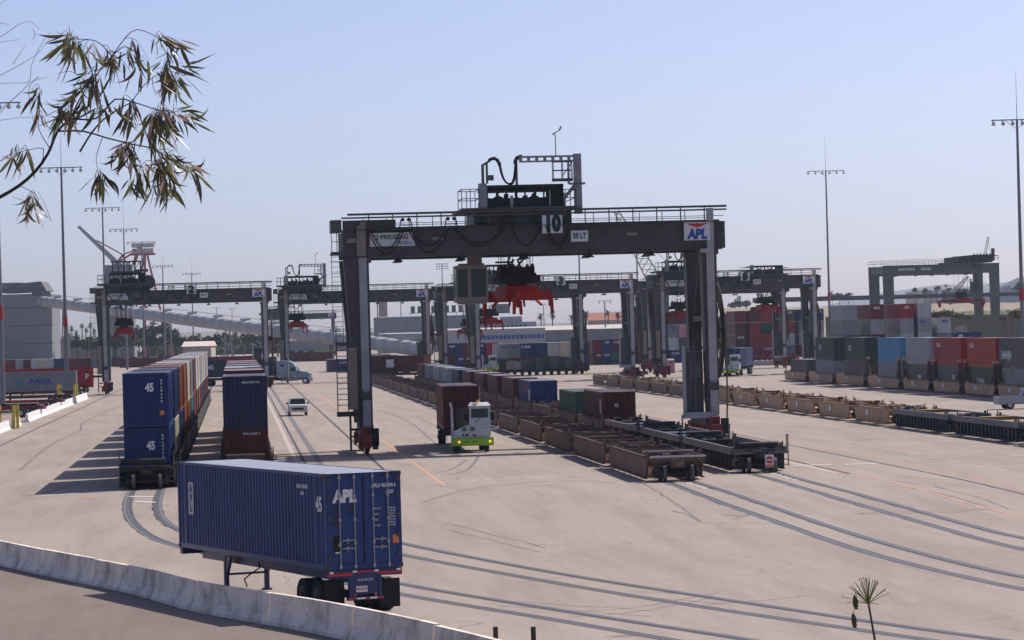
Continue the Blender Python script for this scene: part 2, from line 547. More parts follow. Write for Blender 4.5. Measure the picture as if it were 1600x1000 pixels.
# curving tyre marks on the concrete
tm = MB()
def arc(px, w=0.3, m=0):
    sp = spline([Vector((*GW(x, y).xy, 0)) for x, y in px], 2.0)
    ribbon(tm, [(p.x, p.y) for p in sp], w, 0.003, 0, m)
arc([(700,742),(728,735),(742,722),(748,712)], .22); arc([(640,745),(700,735),(730,718)], .18)
arc([(0,776),(60,772),(120,757)], .2); arc([(110,680),(125,672),(128,662),(140,655),(185,636)], .2)
arc([(30,735),(70,702),(100,685),(112,681)], .18); arc([(590,640),(640,660),(690,702)], .18)
arc([(1000,752),(1060,790),(1095,815)], .09); arc([(1050,798),(1076,805),(1094,816)], .14)
arc([(660,785),(760,760),(900,752),(960,754)], .16); arc([(650,650),(690,672),(700,690)], .15)
arc([(1130,762),(1150,761),(1176,760)], .25)
for _ in range(11):
    px, py = RND.uniform(560, 1600), RND.uniform(700, 990)
    if py < 700+(px-560)*-.02: continue
    L = RND.uniform(40, 210)*(py-480)/400; sl = RND.uniform(-.22, .30); cv = RND.uniform(-.12, .12)
    P = [(px+L*k/4, py+sl*L*k/4+cv*L*(k/4)**2) for k in range(5)]
    a_ = RND.uniform(.06, .13)
    arc(P, a_)
    if RND.random() < .6: arc([(x+6, y-RND.uniform(7, 9)) for x, y in P], a_)
tag(tm.build('tyre_marks', plain('tyre_marks', (0.16,0.14,0.138), 0.85)), kind='structure')

# ------------------------------------------------------------------ concrete barrier along the road
def barrier_mat():
    m, N, L, B = newmat('barrier_concrete')
    tc = N.new('ShaderNodeTexCoord')
    oi = N.new('ShaderNodeNewGeometry')
    v = oi.outputs['Position']
    n1 = noise(N, L, v, 0.9, 6, 0.7); n2 = noise(N, L, v, 0.8, 5, 0.65, (1.2, 1.2, 0.6)); n3 = noise(N, L, v, 5.0, 4, 0.7, (1, 1, 0.6))
    r = ramp(N, [(0.33, (0.48,0.42,0.36)), (0.54, (0.84,0.74,0.63))]); L.new(n1, r.inputs[0])
    r2 = ramp(N, [(0.54, (1,1,1)), (0.68, (0.52,0.50,0.48))]); L.new(n2, r2.inputs[0])
    c = mixc(N, L, 0.9, r.outputs[0], r2.outputs[0], 'MULTIPLY')
    r3 = ramp(N, [(0.63, (0,0,0)), (0.67, (1,1,1))]); L.new(n3, r3.inputs[0])
    mm = N.new('ShaderNodeMath'); mm.operation = 'MULTIPLY'; mm.inputs[1].default_value = 0.55; L.new(r3.outputs[0], mm.inputs[0])
    c = mixc(N, L, mm.outputs[0], c, (0.09,0.075,0.065))
    L.new(c, B.inputs['Base Color']); B.inputs['Roughness'].default_value = 0.9
    bp = N.new('ShaderNodeBump'); bp.inputs['Strength'].default_value = 0.3; bp.inputs['Distance'].default_value = 0.015
    L.new(n3, bp.inputs['Height']); L.new(bp.outputs[0], B.inputs['Normal'])
    return m
M['barrier'] = barrier_mat()
sp = spline([Vector((p.x, p.y, 0)) for p in BARW], 0.4)
acc = [0.0]
for a, b in zip(sp, sp[1:]): acc.append(acc[-1]+(b-a).length)
def at_len(d):
    for i in range(1, len(acc)):
        if acc[i] >= d:
            f = (d-acc[i-1])/(acc[i]-acc[i-1]); return sp[i-1].lerp(sp[i], f)
    return sp[-1]
seg, nseg = 6.0, int(acc[-1]//6.0)
prof = [(-0.30,-0.34),(-0.30,-0.22),(-0.155,0.0),(-0.09,0.50),(-0.075,0.56),(0.075,0.56),(0.09,0.50),(0.155,0.0),(0.30,-0.22),(0.30,-0.34)]
BL = ['at the far left edge, before the stained ones', 'second from the left edge, in front of the open concrete', 'below the curved track, left of the trailer shadow tip',
      'with a grey stained patch, ahead of the trailer landing gear', 'under the front half of the blue trailer', 'with scuffed face, below the trailer landing gear',
      'running below the trailer tyres', 'in front of the trailer mud flaps', 'at the bottom edge, right of the trailer', 'at the bottom edge, farthest right']
for i in range(nseg):
    dz = RND.uniform(-0.02, 0.025)
    pts = [at_len(i*seg + 0.04 + (seg-0.08)*k/5) for k in range(6)]
    base = pts[0]
    b = MB()
    rows = []
    for k, p in enumerate(pts):
        d = (pts[min(k+1,5)] - pts[max(k-1,0)]).normalized()
        nn = Vector((d.y, -d.x, 0))
        rows.append([p + nn*x*-1 + nn*-0.28 + Vector((0,0,z + (dz if z > 0 else 0))) - base for x, z in prof])
    n = len(prof)
    vs = [v for r in rows for v in r]
    b.add(vs, [(k*n+j, k*n+(j+1)%n, (k+1)*n+(j+1)%n, (k+1)*n+j) for k in range(5) for j in range(n)] + [tuple(range(n-1,-1,-1)), tuple(range(5*n, 6*n))])
    d = (pts[-1]-pts[0]).normalized()
    for q in (1.4, 4.4):     # forklift slots at the foot
        c = d*q + Vector((-d.y, d.x, 0))*0.0
    o = b.build('concrete_barrier', M['barrier'], None, base)
    tag(o, 'scuffed concrete barrier segment ' + BL[min(i, len(BL)-1)], 'barrier', 'barrier segments along the road')

# ------------------------------------------------------------------ containers
def corr(mb, a0, a1, z0, z1, pitch, depth, at, axis, sgn, m=0):
    """corrugated sheet; axis 'y' runs along y at x=at, 'x' runs along x at y=at"""
    n = max(2, int(round((a1-a0)/pitch)))
    p = (a1-a0)/n
    prof = []
    for i in range(n):
        s = a0 + i*p
        prof += [(s, 0), (s+p*0.25, 0), (s+p*0.42, -depth), (s+p*0.83, -depth)]
    prof.append((a1, 0))
    vs = []
    for a, d in prof:
        for z in (z0, z1):
            vs.append((at+sgn*d, a, z) if axis == 'y' else (a, at+sgn*d, z))
    mb.add(vs, [(2*i, 2*i+2, 2*i+3, 2*i+1) for i in range(len(prof)-1)], m)
_cm = {}
def cont_meshes(L, h, fine=True):
    k = (L, h, fine)
    if k in _cm: return _cm[k]
    p = 0.28 if fine else 0.55
    ph = 0.10
    fr = MB()
    for x in (-1, 1):
        for y in (0, L-ph): fr.box(min(x*1.22, x*(1.22-0.12)), max(x*1.22, x*(1.22-0.12)), y, y+ph, 0, h)
        a, b = sorted((x*1.22, x*1.16))
        fr.box(a, b, ph, L-ph, h-0.09, h-0.005); fr.box(a, b, ph, L-ph, 0.0, 0.16)
        if L > 13:
            for y in (0.76, L-0.86): fr.box(*sorted((x*1.222, x*1.19)), y, y+0.1, 0.165, h-0.095)
    for y in (0.002, L-0.102):
        fr.box(-1.10, 1.10, y, y+0.1, h-0.10, h-0.003); fr.box(-1.10, 1.10, y, y+0.1, 0.0, 0.15)
    side = MB()
    corr(side, ph, L-ph, 0.16, h-0.09, p, 0.036, 1.205, 'y', 1)
    side2 = MB()
    corr(side2, ph, L-ph, 0.16, h-0.09, p, 0.036, -1.205, 'y', -1)
    end = MB()
    corr(end, -1.1, 1.1, 0.15, h-0.10, 0.25 if fine else 0.44, 0.04, 0.015, 'x', -1)
    end2 = MB()
    corr(end2, -1.1, 1.1, 0.15, h-0.10, 0.25 if fine else 0.44, 0.04, L-0.015, 'x', 1)
    roof = MB().box(-1.16, 1.16, 0.10, L-0.10, h-0.05, h-0.022)
    if fine:
        n = int(L/0.6)
        for i in range(n): roof.box(-1.05, 1.05, 0.25+i*(L-0.5)/n, 0.25+i*(L-0.5)/n+0.3, h-0.021, h-0.008)
    floor = MB().box(-1.1, 1.1, 0.1, L-0.1, 0.02, 0.12)
    r = [(nm, mb.mesh(nm, [None])) for nm, mb in (('frame', fr), ('side_wall', side2), ('side_wall', side), ('end_wall', end), ('end_wall', end2), ('roof', roof), ('floor', floor))]
    _cm[k] = r
    return r
_cf = {}
def cont_far(L, h):
    k = (L, h)
    if k in _cf: return _cf[k]
    b = MB()
    for x in (-1.22, 1.14):
        for y in (0, L-0.12): b.box(x, x+0.08, y, y+0.12, 0, h)
        b.box(x, x+0.08, 0.12, L-0.12, h-0.12, h); b.box(x, x+0.08, 0.12, L-0.12, 0, 0.14)
    b.box(-1.14, 1.14, 0, 0.08, h-0.12, h); b.box(-1.14, 1.14, 0, 0.08, 0, 0.14)
    b.box(-1.14, 1.14, L-0.08, L, h-0.12, h); b.box(-1.14, 1.14, L-0.08, L, 0, 0.14)
    corr(b, 0.12, L-0.12, 0.14, h-0.12, 0.8, 0.05, 1.2, 'y', 1)
    corr(b, 0.12, L-0.12, 0.14, h-0.12, 0.8, 0.05, -1.2, 'y', -1)
    corr(b, -1.14, 1.14, 0.14, h-0.12, 0.46, 0.05, 0.03, 'x', -1)
    corr(b, -1.14, 1.14, 0.14, h-0.12, 0.46, 0.05, L-0.03, 'x', 1)
    b.box(-1.14, 1.14, 0.08, L-0.08, h-0.05, h-0.02, 1)
    _cf[k] = b.mesh('container', [None, None])
    return _cf[k]
COL = {'navy': (0.014,0.030,0.11), 'dark navy': (0.018,0.026,0.070), 'blue': (0.010,0.030,0.125), 'light blue': (0.13,0.24,0.45), 'teal': (0.05,0.20,0.24), 'sky blue': (0.05,0.22,0.38),
       'maroon': (0.085,0.015,0.013), 'dark red': (0.13,0.013,0.014), 'red': (0.27,0.014,0.020), 'orange-red': (0.31,0.028,0.016), 'rust brown': (0.20,0.060,0.032),
       'white': (0.42,0.42,0.43), 'grey': (0.19,0.195,0.215), 'dark grey': (0.065,0.068,0.076), 'dark green': (0.018,0.045,0.035), 'green': (0.04,0.11,0.08), 'cream': (0.50,0.45,0.34),
       'pale grey': (0.28,0.29,0.325), 'pink': (0.45,0.22,0.27), 'purple': (0.07,0.035,0.09)}
def cpaint(c): return paint(COL[c], 0.45, 0.25, 0.07, spec=0.22)
def croof(c):  # roof paler than the walls: sunlit look mixed into the bleached paint colour
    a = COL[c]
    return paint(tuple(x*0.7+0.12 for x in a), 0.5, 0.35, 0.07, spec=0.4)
def container(n, t, z, L, h, col, label, group=None, fine=2, rz=None, world=None, roofc=None, extra=None):
    loc = world if world is not None else W(n, t, z)
    rz = YA if rz is None else rz
    if fine == 0:
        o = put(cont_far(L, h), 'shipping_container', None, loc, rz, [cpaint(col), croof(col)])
        tag(o, label, 'container', group)
        return o
    root = thing('shipping_container', label, 'container', loc, rz, group)
    for nm, me in cont_meshes(L, h, fine == 2):
        if nm == 'end_wall' and extra == 'doors' and me is cont_meshes(L, h, fine == 2)[3][1]: continue
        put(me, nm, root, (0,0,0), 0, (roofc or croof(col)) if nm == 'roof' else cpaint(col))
    return root

# ------------------------------------------------------------------ well cars
_wm = {}
def wheel_mesh(r=0.42, w=0.13):
    k = ('wheel', r, w)
    if k not in _wm:
        b = MB()
        b.tube((-w/2,0,0), (w/2,0,0), r, 16); b.tube((-w/2-0.02,0,0), (-w/2,0,0), r+0.03, 16); b.tube((-w/2-0.05,0,0), (w/2+0.06,0,0), 0.13, 8)
        _wm[k] = b.mesh('wheel', [None])
    return _wm[k]
def bogie(parent, y):
    k = 'bogie'
    if k not in _wm:
        b = MB()
        for x in (-1.0, 1.0):
            b.hexa([(x-.07,-.95,.42),(x+.07,-.95,.42),(x+.07,.95,.42),(x-.07,.95,.42)], [(x-.07,-.55,.80),(x+.07,-.55,.80),(x+.07,.55,.80),(x-.07,.55,.80)])
            for yy in (-.88, .88): b.box(x-.12, x+.12, yy-.16, yy+.16, .30, .58)
            b.box(x-.1, x+.1, -.22, .22, .18, .5)
        b.box(-1.0, 1.0, -.16, .16, .45, .75)
        for yy in (-.88, .88): b.tube((-1.05,yy,.42), (1.05,yy,.42), .07, 8)
        _wm[k] = b.mesh('bogie', [None])
    o = put(_wm[k], 'bogie', parent, (0, y, 0), 0, M['under'])
    for x in (-.72, .72):
        for yy in (-.88, .88):
            w = put(wheel_mesh(), 'wheel', o, (x, yy, 0.42), math.pi if x < 0 else 0, M['wheel'])
    return o
M['wheel'] = paint((0.16,0.14,0.13), 0.5, 0.4, 0.1, 0.3)
def well_meshes(L, style):
    k = (L, style)
    if k in _wm: return _wm[k]
    y0, y1 = 1.65, L-1.65
    out = []
    for s in (-1, 1):
        b = MB()
        if style == 'plate':
            b.box(*sorted((s*1.40, s*1.48)), y0, y1, 0.24, 1.22, 0)
            b.box(*sorted((s*1.34, s*1.56)), y0-0.3, y1+0.3, 1.22, 1.30, 1)
            b.box(*sorted((s*1.30, s*1.52)), y0+0.2, y1-0.2, 0.18, 0.24, 1)
            b.hexa([(s*1.44-.04,y0-.45,.75),(s*1.44+.04,y0-.45,.75),(s*1.44+.04,y0,.24),(s*1.44-.04,y0,.24)], [(s*1.44-.04,y0-.45,1.22),(s*1.44+.04,y0-.45,1.22),(s*1.44+.04,y0,1.22),(s*1.44-.04,y0,1.22)])
            b.hexa([(s*1.44-.04,y1,.24),(s*1.44+.04,y1,.24),(s*1.44+.04,y1+.45,.75),(s*1.44-.04,y1+.45,.75)], [(s*1.44-.04,y1,1.22),(s*1.44+.04,y1,1.22),(s*1.44+.04,y1+.45,1.22),(s*1.44-.04,y1+.45,1.22)])
            nb = int((y1-y0)/1.2)
            for i in range(nb+1):
                y = y0+0.1+i*(y1-y0-0.2)/nb
                b.box(*sorted((s*1.30, s*1.45)), y-.10, y+.10, 1.301, 1.36, 1)
                b.box(*sorted((s*1.40, s*1.58)), y-.16, y+.16, .10, .178, 0)
        else:
            b.box(*sorted((s*1.38, s*1.54)), y0-0.7, y1+0.7, 0.98, 1.36, 1)
            b.box(*sorted((s*1.34, s*1.38)), y0, y1, 0.16, 0.98, 2)
            b.box(*sorted((s*1.34, s*1.52)), y0, y1, 0.10, 0.16, 0)
            nb = int((y1-y0)/0.95)
            for i in range(nb+1):
                y = y0+0.1+i*(y1-y0-0.2)/nb
                b.box(*sorted((s*1.381, s*1.50)), y-.10, y+.10, .161, .979, 0)
        out.append(('side_sill', b.mesh('side_sill', [None]*3)))
    f = MB()
    nb = int((y1-y0)/2.4)
    for i in range(nb+1):
        y = y0+0.3+i*(y1-y0-0.6)/nb
        f.box(-1.34, 1.34, y-.12, y+.12, .16, .28)
        if i < nb:
            yy = y + (y1-y0-0.6)/nb
            f.beam((-1.3,y,.22), (1.3,yy,.22), .08, .08); f.beam((1.3,y,.22), (-1.3,yy,.22), .08, .08)
    out.append(('well_floor', f.mesh('well_floor', [None])))
    e = MB()
    for yy, s in ((0.0, 1), (L, -1)):
        Y = lambda a: yy + s*a
        def bx(x0, x1, a, b_, z0, z1, m=0): e.box(x0, x1, min(Y(a), Y(b_)), max(Y(a), Y(b_)), z0, z1, m)
        bx(-.35, .35, .1, 1.9, .72, 1.10)
        bx(-1.38, 1.38, 1.55, 1.87, .75, 1.18)
        for x in (-1.25, 1.15): bx(x, x+.1, .25, 1.55, .95, 1.10)
        bx(-1.45, 1.45, .2, .36, 1.00, 1.14, 1)
        bx(-1.30, 1.30, .95, 1.25, 1.11, 1.15, 2)
        for x in (-1.1, -.35, .28, 1.02): bx(x, x+.09, .4, 1.55, 1.15, 1.22, 1)
        bx(-.7, -.3, .6, .9, 1.16, 1.42); bx(.45, .85, .7, .95, 1.16, 1.38)
        for x in (-1.42, 1.36): bx(x, x+.06, 1.40, 1.50, 1.18, 1.62); bx(x, x+.07, 1.95, 2.35, 1.31, 1.52)
        bx(-.2, .2, -.25, .1, .78, .98)
    out.append(('end_platform', e.mesh('end_platform', [None]*3)))
    _wm[k] = out
    return out
def well_car(n, t, L, style, body, label, group, posts=False, rail=False, placard=False, light=None):
    root = thing('well_car', label, 'rail car', W(n, t), YA, group)
    light = light or body
    for nm, me in well_meshes(L, style):
        put(me, nm, root, (0,0,0), 0, [body, light, M['under']][:len(me.materials)])
    bogie(root, 0.95)
    if posts:
        b = MB()
        for y in (1.35, L-1.35):
            for x in (-1.36, 1.36):
                b.box(x-.12, x+.12, y-.22, y+.22, 1.18, 3.55)
                b.box(x-.15, x+.15, y-.25, y+.25, 3.3, 3.60, 1)
                b.beam((x, y+(0.25 if y < L/2 else -.25), 2.6), (x, y+(1.6 if y < L/2 else -1.6), 1.3), .12)
            b.box(-1.24, 1.24, y-.12, y+.12, 1.9, 2.1)
        b.build('end_posts', [M['rust'], M['tan']], root)
    if rail:
        b = MB()
        for x in (-1.45, 1.45):
            b.tube((x,.1,.35), (x,.1,2.0), .03, 6); b.tube((x,.5,1.1), (x,.5,2.0), .03, 6)
            b.tube((x,.1,2.0), (x,.5,2.0), .03, 6); b.tube((x,.1,1.55), (x,.5,1.55), .025, 6)
            for z in (.4, .7): b.tube((x*0.8,.05,z), (x,.05,z), .02, 5)
        b.tube((-1.3,.15,1.25), (1.3,.15,1.25), .03, 6)
        for x in (-1.3,-.45,.45,1.3): b.tube((x,.15,1.1), (x,.15,1.25), .025, 6)
        b.build('handrail', M['galv_dark'], root)
        b = MB().tube((-1.1,.55,1.50), (1.0,.55,1.50), .15, 10)
        b.build('brake_tank', body, root)
    if placard:
        MB().box(-1.535, -1.532, L*0.55, L*0.55+1.1, .62, 1.08).build('placard', M['sign_white'], root)
    return root
M['galv_dark'] = plain('dark_handrail', (0.09,0.085,0.08), 0.6)

# ------------------------------------------------------------------ gantry cranes
def cage(b, x0, x1, y0, y1, z, h, r=0.03, n=3, m=0):
    """handrail round a rectangle"""
    for zz in (z+h, z+h*0.5):
        b.beam((x0,y0,zz),(x1,y0,zz),r,r,m); b.beam((x0,y1,zz),(x1,y1,zz),r,r,m)
        b.beam((x0,y0,zz),(x0,y1,zz),r,r,m); b.beam((x1,y0,zz),(x1,y1,zz),r,r,m)
    for i in range(n):
        x = x0+(x1-x0)*i/(n-1)
        b.beam((x,y0,z),(x,y0,z+h),r,r,m); b.beam((x,y1,z),(x,y1,z+h),r,r,m)
def board(b, x0, x1, z0, z1, y=-0.12, m=0, fr=0.04):
    b.box(x0, x1, y, y+0.06, z0, z1, m)
def build_spreader(root, x, y, z, rot, col, name='spreader'):
    b = MB()
    b.box(-1.1, 1.1, -1.7, 1.7, 0.30, 1.15)                       # main box
    b.hexa([(-.7,-.9,1.05),(.7,-.9,1.05),(.7,.9,1.05),(-.7,.9,1.05)], [(-.5,-.6,1.35),(.5,-.6,1.35),(.5,.6,1.35),(-.5,.6,1.35)])
    for s in (-1, 1):
        b.box(-.75, -.40, s*1.7 if s > 0 else -4.7, 4.7 if s > 0 else -1.7, .40, .85)
        b.box(.40, .75, s*1.7 if s > 0 else -4.7, 4.7 if s > 0 else -1.7, .40, .85)
        ye = s*4.7
        b.box(-1.2, 1.2, min(ye, ye+s*.35), max(ye, ye+s*.35), .15, .80)
        for sx in (-1, 1):
            b.box(sx*1.2-.12, sx*1.2+.12, min(ye, ye+s*.30)-.02, max(ye, ye+s*.30)+.02, -.25, .45)
            b.hexa([(sx*1.3-.05,ye-.1,-.75),(sx*1.3+.12,ye-.1,-.75),(sx*1.3+.12,ye+.15,-.75),(sx*1.3-.05,ye+.15,-.75)],
                   [(sx*1.25-.05,ye-.2,.2),(sx*1.25+.12,ye-.2,.2),(sx*1.25+.12,ye+.25,.2),(sx*1.25-.05,ye+.25,.2)])
            b.beam((sx*.8, s*1.5, .4), (sx*1.1, s*2.6, -.15), .14)
    sp = b.build(name, col, root, (x, y, z), rot)
    h = MB()                                                        # dark head block with sheaves
    h.box(-1.4, 1.4, -1.2, 1.2, 1.36, 1.85); h.box(-1.15, 1.0, -.9, .9, 1.85, 2.45); h.box(-1.3, -.9, -.5, .5, 1.7, 2.0)
    h.box(.7, 1.3, -.4, .4, 1.70, 2.05); h.box(-.5, .3, -.5, .5, 2.25, 2.5)
    for sx in (-.95, .95):
        for sy in (-.8, .8): h.tube((sx-.06,sy,2.25),(sx+.06,sy,2.25), .42, 12)
    h.beam((-.4,0,2.4), (-.15,0,3.0), .12); h.beam((.4,0,2.2), (.1,0,3.0), .12)
    h.build('headblock', M['black'], sp)
    return sp
def gantry(n, t, label, number, tx, rz_sp=0.35, zsp=9.5, cabx=None, cap='50 LT', span=23.2, WB=7.5, mast=True, preussag=True, col=None,
           sign=True, sp_on=True, trolley_style='full', spx=3.9, reel=True):
    root = thing('gantry_crane', label, 'crane', W(n, t), YA, 'rail mounted gantry cranes')
    D, G_, F_ = M['steel_dark'], M['steel_mid'], M['grey_face']
    zb, zt = 13.03, 14.85
    # girders
    for yy in (0.0, WB):
        b = MB()
        b.box(-1.25, span+1.1, yy+0.0, yy+1.0, zb+0.05, zt-0.05)
        b.box(-1.28, span+1.13, yy-0.08, yy+1.08, zt-0.05, zt+0.02)
        b.box(-0.6, span+0.9, yy-0.08, yy+1.08, zb-0.02, zb+0.05)
        b.box(-0.6, span+0.9, yy-0.03, yy-0.001, zb+0.92, zb+0.98)
        b.box(-0.6, span+0.9, yy-0.03, yy-0.001, zb+0.42, zb+0.46, 1)
        for i in range(13):
            x = 1.2+i*1.75
            if x < span: b.box(x-.02, x+.02, yy-0.025, yy-0.002, zb+.06, zb+.41)
        b.build('girder', [D, G_], root)
    # walkway posts and festoon rail in front of the front girder
    b = MB()
    b.box(-.9, span+1.2, -0.34, -0.20, 15.80, 15.94); b.box(-1.3, span+1.2, -0.30, -0.10, 15.60, 15.70)
    b.box(-.6, span+.8, -.55, -0.085, zt-.02, zt+.02)
    k = int((span+1.5)/1.6)
    for i in range(k+1):
        x = 0.5+i*1.6
        if x < span+1.1: b.box(x-.035, x+.035, -0.30, -0.22, zt+.02, 15.80)
    b.box(-.9, span+1.0, -.27, -.24, 15.22, 15.26)
    for yy in (WB+1.2,):
        b.box(-.9, span+1.2, yy, yy+.05, 15.92, 15.98); b.box(-.9, span+1.2, yy, yy+.04, 15.4, 15.44)
        for i in range(k+1):
            x = 0.5+i*1.6
            if x < span+1.1: b.box(x-.025, x+.025, yy, yy+.05, zt, 15.92)
    b.build('walkway_rail', M['steel_dark'], root)
    # trolley rails on both girders and end ties
    b = MB()
    for yy in (0.42, WB+0.42): b.box(-.9, span+.8, yy, yy+.16, zt+.021, zt+.16)
    b.build('trolley_rail', G_, root)
    for x in (-1.2, span+.3):
        MB().box(x, x+.75, 1.09, WB-.09, zb+.3, zt-.1).build('end_tie', D, root)
    # legs
    for side in (0, 1):
        X = side*span
        for yy, d in ((0.0, 1), (WB-.2, -1)):
            b = MB()
            if side == 0:
                b.hexa([(X-.50,yy+.02,1.9),(X+.45,yy+.02,1.9),(X+.45,yy+1.0,1.9),(X-.50,yy+1.0,1.9)],
                       [(X-1.25,yy+.02,zb-.03),(X+.45,yy+.02,zb-.03),(X+.45,yy+1.2,zb-.03),(X-1.25,yy+1.2,zb-.03)])
            else:
                b.hexa([(X-.40,yy+.02,1.9),(X+.40,yy+.02,1.9),(X+.40,yy+1.0,1.9),(X-.40,yy+1.0,1.9)],
                       [(X-.50,yy+.02,zb-.03),(X+.50,yy+.02,zb-.03),(X+.50,yy+1.5,zb-.03),(X-.50,yy+1.5,zb-.03)])
            b.box(X-.62, X+.62, yy-.05, yy+1.3, zb-.35, zb-.04, 1)
            b.box(X-.45, X+.55, yy-.04, yy+1.05, 6.35, 6.5, 1)
            leg = b.build('leg', [D, G_], root)
            if yy == 0.0:
                p = MB()
                p.box(X-.22, X+.30, -.16, .015, 4.25, zb-.02); p.box(X-.20, X+.33, -.17, .015, 1.75, 3.6); p.box(X-.15, X+.25, -.12, .015, 3.62, 4.23)
                for zz in (9.0, 10.9): p.box(X-.23, X+.31, -.165, -.161, zz, zz+.04)
                p.build('front_plate', F_, leg)
                MB().box(X-.35, X+.40, -.28, .017, 3.62, 4.1).build('clamp', M['steel_dark'], leg)
    # leg heads standing proud of the girder
    b = MB(); b.box(-.32, .28, -.30, -.09, 13.1, 15.1); b.box(-.1, .28, -.28, -.09, 15.1, 15.35); b.box(-.95, -.33, -.22, -.09, 14.0, 14.3); b.build('leg_head', M['beige'], root)
    b = MB(); b.box(span-.2, span+.28, -.45, -.36, zb, 15.75); b.box(span-.65, span+.25, -.5, -.09, zb-.25, zb+.02); b.build('leg_head', M['grey_face'], root)
    # left end platforms, ladder
    b = MB()
    MB().box(-2.0, -1.29, .1, 3.0, 14.75, 15.55).build('cable_box', M['steel_mid'], root); b.box(-2.0, -1.29, .1, 3.0, 13.25, 13.451)
    for x in (-2.0, -1.65, -1.34): b.box(x, x+.05, .1, .15, 13.44, 14.749)
    b.box(-2.0, -1.3, .1, .14, 14.1, 14.14)
    b.build('end_platform', M['steel_dark'], root); MB().box(-1.2, 2.3, .05, .9, zt+.03, 15.5).build('cable_box', M['steel_dark'], root)
    b = MB()
    for x in (-2.0, -1.35): b.beam((x,.3,7.3), (x,.3,13.25), .04)
    for i in range(18): b.beam((-2.0,.3,7.5+i*.33), (-1.35,.3,7.5+i*.33), .03)
    for i in range(6):
        z = 8.8+i*.8; b.beam((-2.05,.3,z),(-2.05,-.3,z),.03); b.beam((-2.05,-.3,z),(-1.3,-.3,z),.03); b.beam((-1.3,-.3,z),(-1.3,.3,z),.03)
    for x in (-1.85, -1.15):
        b.beam((x,-.1,2.9),(x,-.1,8.2),.07)
    for i in range(12): b.beam((-1.85,-.1,3.3+i*.36), (-1.15,-.1,3.3+i*.36), .05)
    b.box(-1.9, -.6, -.4, .9, 7.2, 7.45)
    b.build('ladder', M['steel_dark'], root)
    b = MB(); b.box(-1.9, -.55, -.5, 1.0, 2.55, 2.85); b.box(-1.12, -.98, -.2, -.05, .3, 2.55); b.box(-1.0,-.4,-.2,.0,1.6,1.75); b.box(-1.0,-.4,-.2,.0,1.15,1.25)
    b.build('lower_platform', M['under'], root)
    MB().box(-1.10, -.52, -.35, .6, 3.0, 7.1).build('control_cabinet', M['beige'], root)
    b = MB(); b.box(span-1.7, span-.55, .6, 2.0, 2.1, 6.2); b.build('control_cabinet', D, root); MB().box(span-1.95, span-1.75, .3, .6, 1.9, 6.6).build('conduit', F_, root); MB().box(span-1.2, span-1.05, .45, .59, 2.0, 6.9).build('conduit', G_, root); MB().box(span-1.5, span-.7, .5, .59, 4.4, 5.6).build('hatch', G_, root)
    b = MB(); b.box(span-2.0, span+.2, -.35, .4, 1.75, 2.15); b.build('base_beam', M['grey_face'], root)
    # side frames: sills and braces along the travel direction
    for X in (0, span):
        b = MB()
        b.box(X-.35, X+.35, 1.05, WB-.25, 1.2, 1.95)
        b.build('sill_beam', D, root)
        b = MB(); b.box(X-.2, X+.2, 1.1, WB-.3, 8.2, 8.6); b.beam((X,1.2,8.4), (X,WB/2,zb), .25); b.beam((X,WB-.4,8.4), (X,WB/2,zb), .25); b.build('brace', D, root)
        for yy in (-0.3, WB+0.3):
            bg_ = MB()
            bg_.box(X-.42, X+.30, yy-1.5, yy+1.5, .55, 1.35); bg_.box(X-.30, X+.24, yy-.9, yy+.9, 1.35, 1.86)
            bg_.box(X-.55, X-.42, yy-1.2, yy+.6, .4, 1.25); bg_.box(X-.2, X+.2, yy-1.7, yy-1.5, .45, .95)
            bo = bg_.build('bogie', M['bogie_red'], root)
            for q in (-1.0, 1.0): put(wheel_mesh(.38, .16), 'wheel', bo, (X, yy+q, .38), 0, M['under'])
            m_ = MB(); m_.box(X+.31, X+.75, yy-1.4, yy-.7, .95, 1.75); m_.tube((X+.3, yy-1.1, .8), (X+.75, yy-1.1, .8), .2, 8); m_.tube((X+.3, yy-1.5,.5), (X+.68,yy-1.5,.5), .12, 8)
            m_.build('drive_motor', M['black'], bo)
    # cable reel on the right side frame
    if reel:
        b = MB()
        cz, cy, X = 7.6, WB/2, span+.95
        for r, w in ((3.25, .12), (3.0, .22), (1.0, .3)):
            pts = [(X, cy+r*math.cos(a*math.pi/12), cz+r*math.sin(a*math.pi/12)) for a in range(25)]
            for p, q in zip(pts, pts[1:]): b.beam(p, q, w, .10, 0, (1,0,0))
        for a in range(12): b.beam((X,cy,cz), (X,cy+3.2*math.cos(a*math.pi/6),cz+3.2*math.sin(a*math.pi/6)), .06)
        b.tube((X-.9,cy,cz),(X+.2,cy,cz),.35,10)
        ro = b.build('cable_reel', M['under'], root)
        b = MB()
        for r in (2.2, 2.45, 2.7):
            pts = [(X+.05, cy+r*math.cos(a*math.pi/12), cz+r*math.sin(a*math.pi/12)) for a in range(25)]
            for p, q in zip(pts, pts[1:]): b.beam(p, q, .22, .20, 0, (1,0,0))
        b.path([(X+.1,cy-3.1,cz),(X+.15,cy-3.0,cz-2.5),(X+.1,cy-3.1,cz-5),(X,cy-3.1,.6)], .06, 6)
        b.build('cable', paint((0.16,0.12,0.05), 0.8, 0.5, 0.2), ro)
    # boards
    def brd(x0, x1, z0, z1, y=-.42):
        return MB().box(x0, x1, y, y+.05, z0, z1).build('sign_board', M['sign_white'], root)
    if number:
        s = brd(12.0, 13.35, 14.32, 15.52)
        lettering(number, 1.45, M['letter_black'], s, (12.68, -.43, 14.93), bold=0.10, sx=.74 if len(number) > 1 else 1.0)
        if cap:
            s = brd(13.9, 15.05, 13.72, 14.45)
            lettering(cap, .52, M['letter_black'], s, (14.47, -.43, 14.09), bold=0.02, sx=.72)
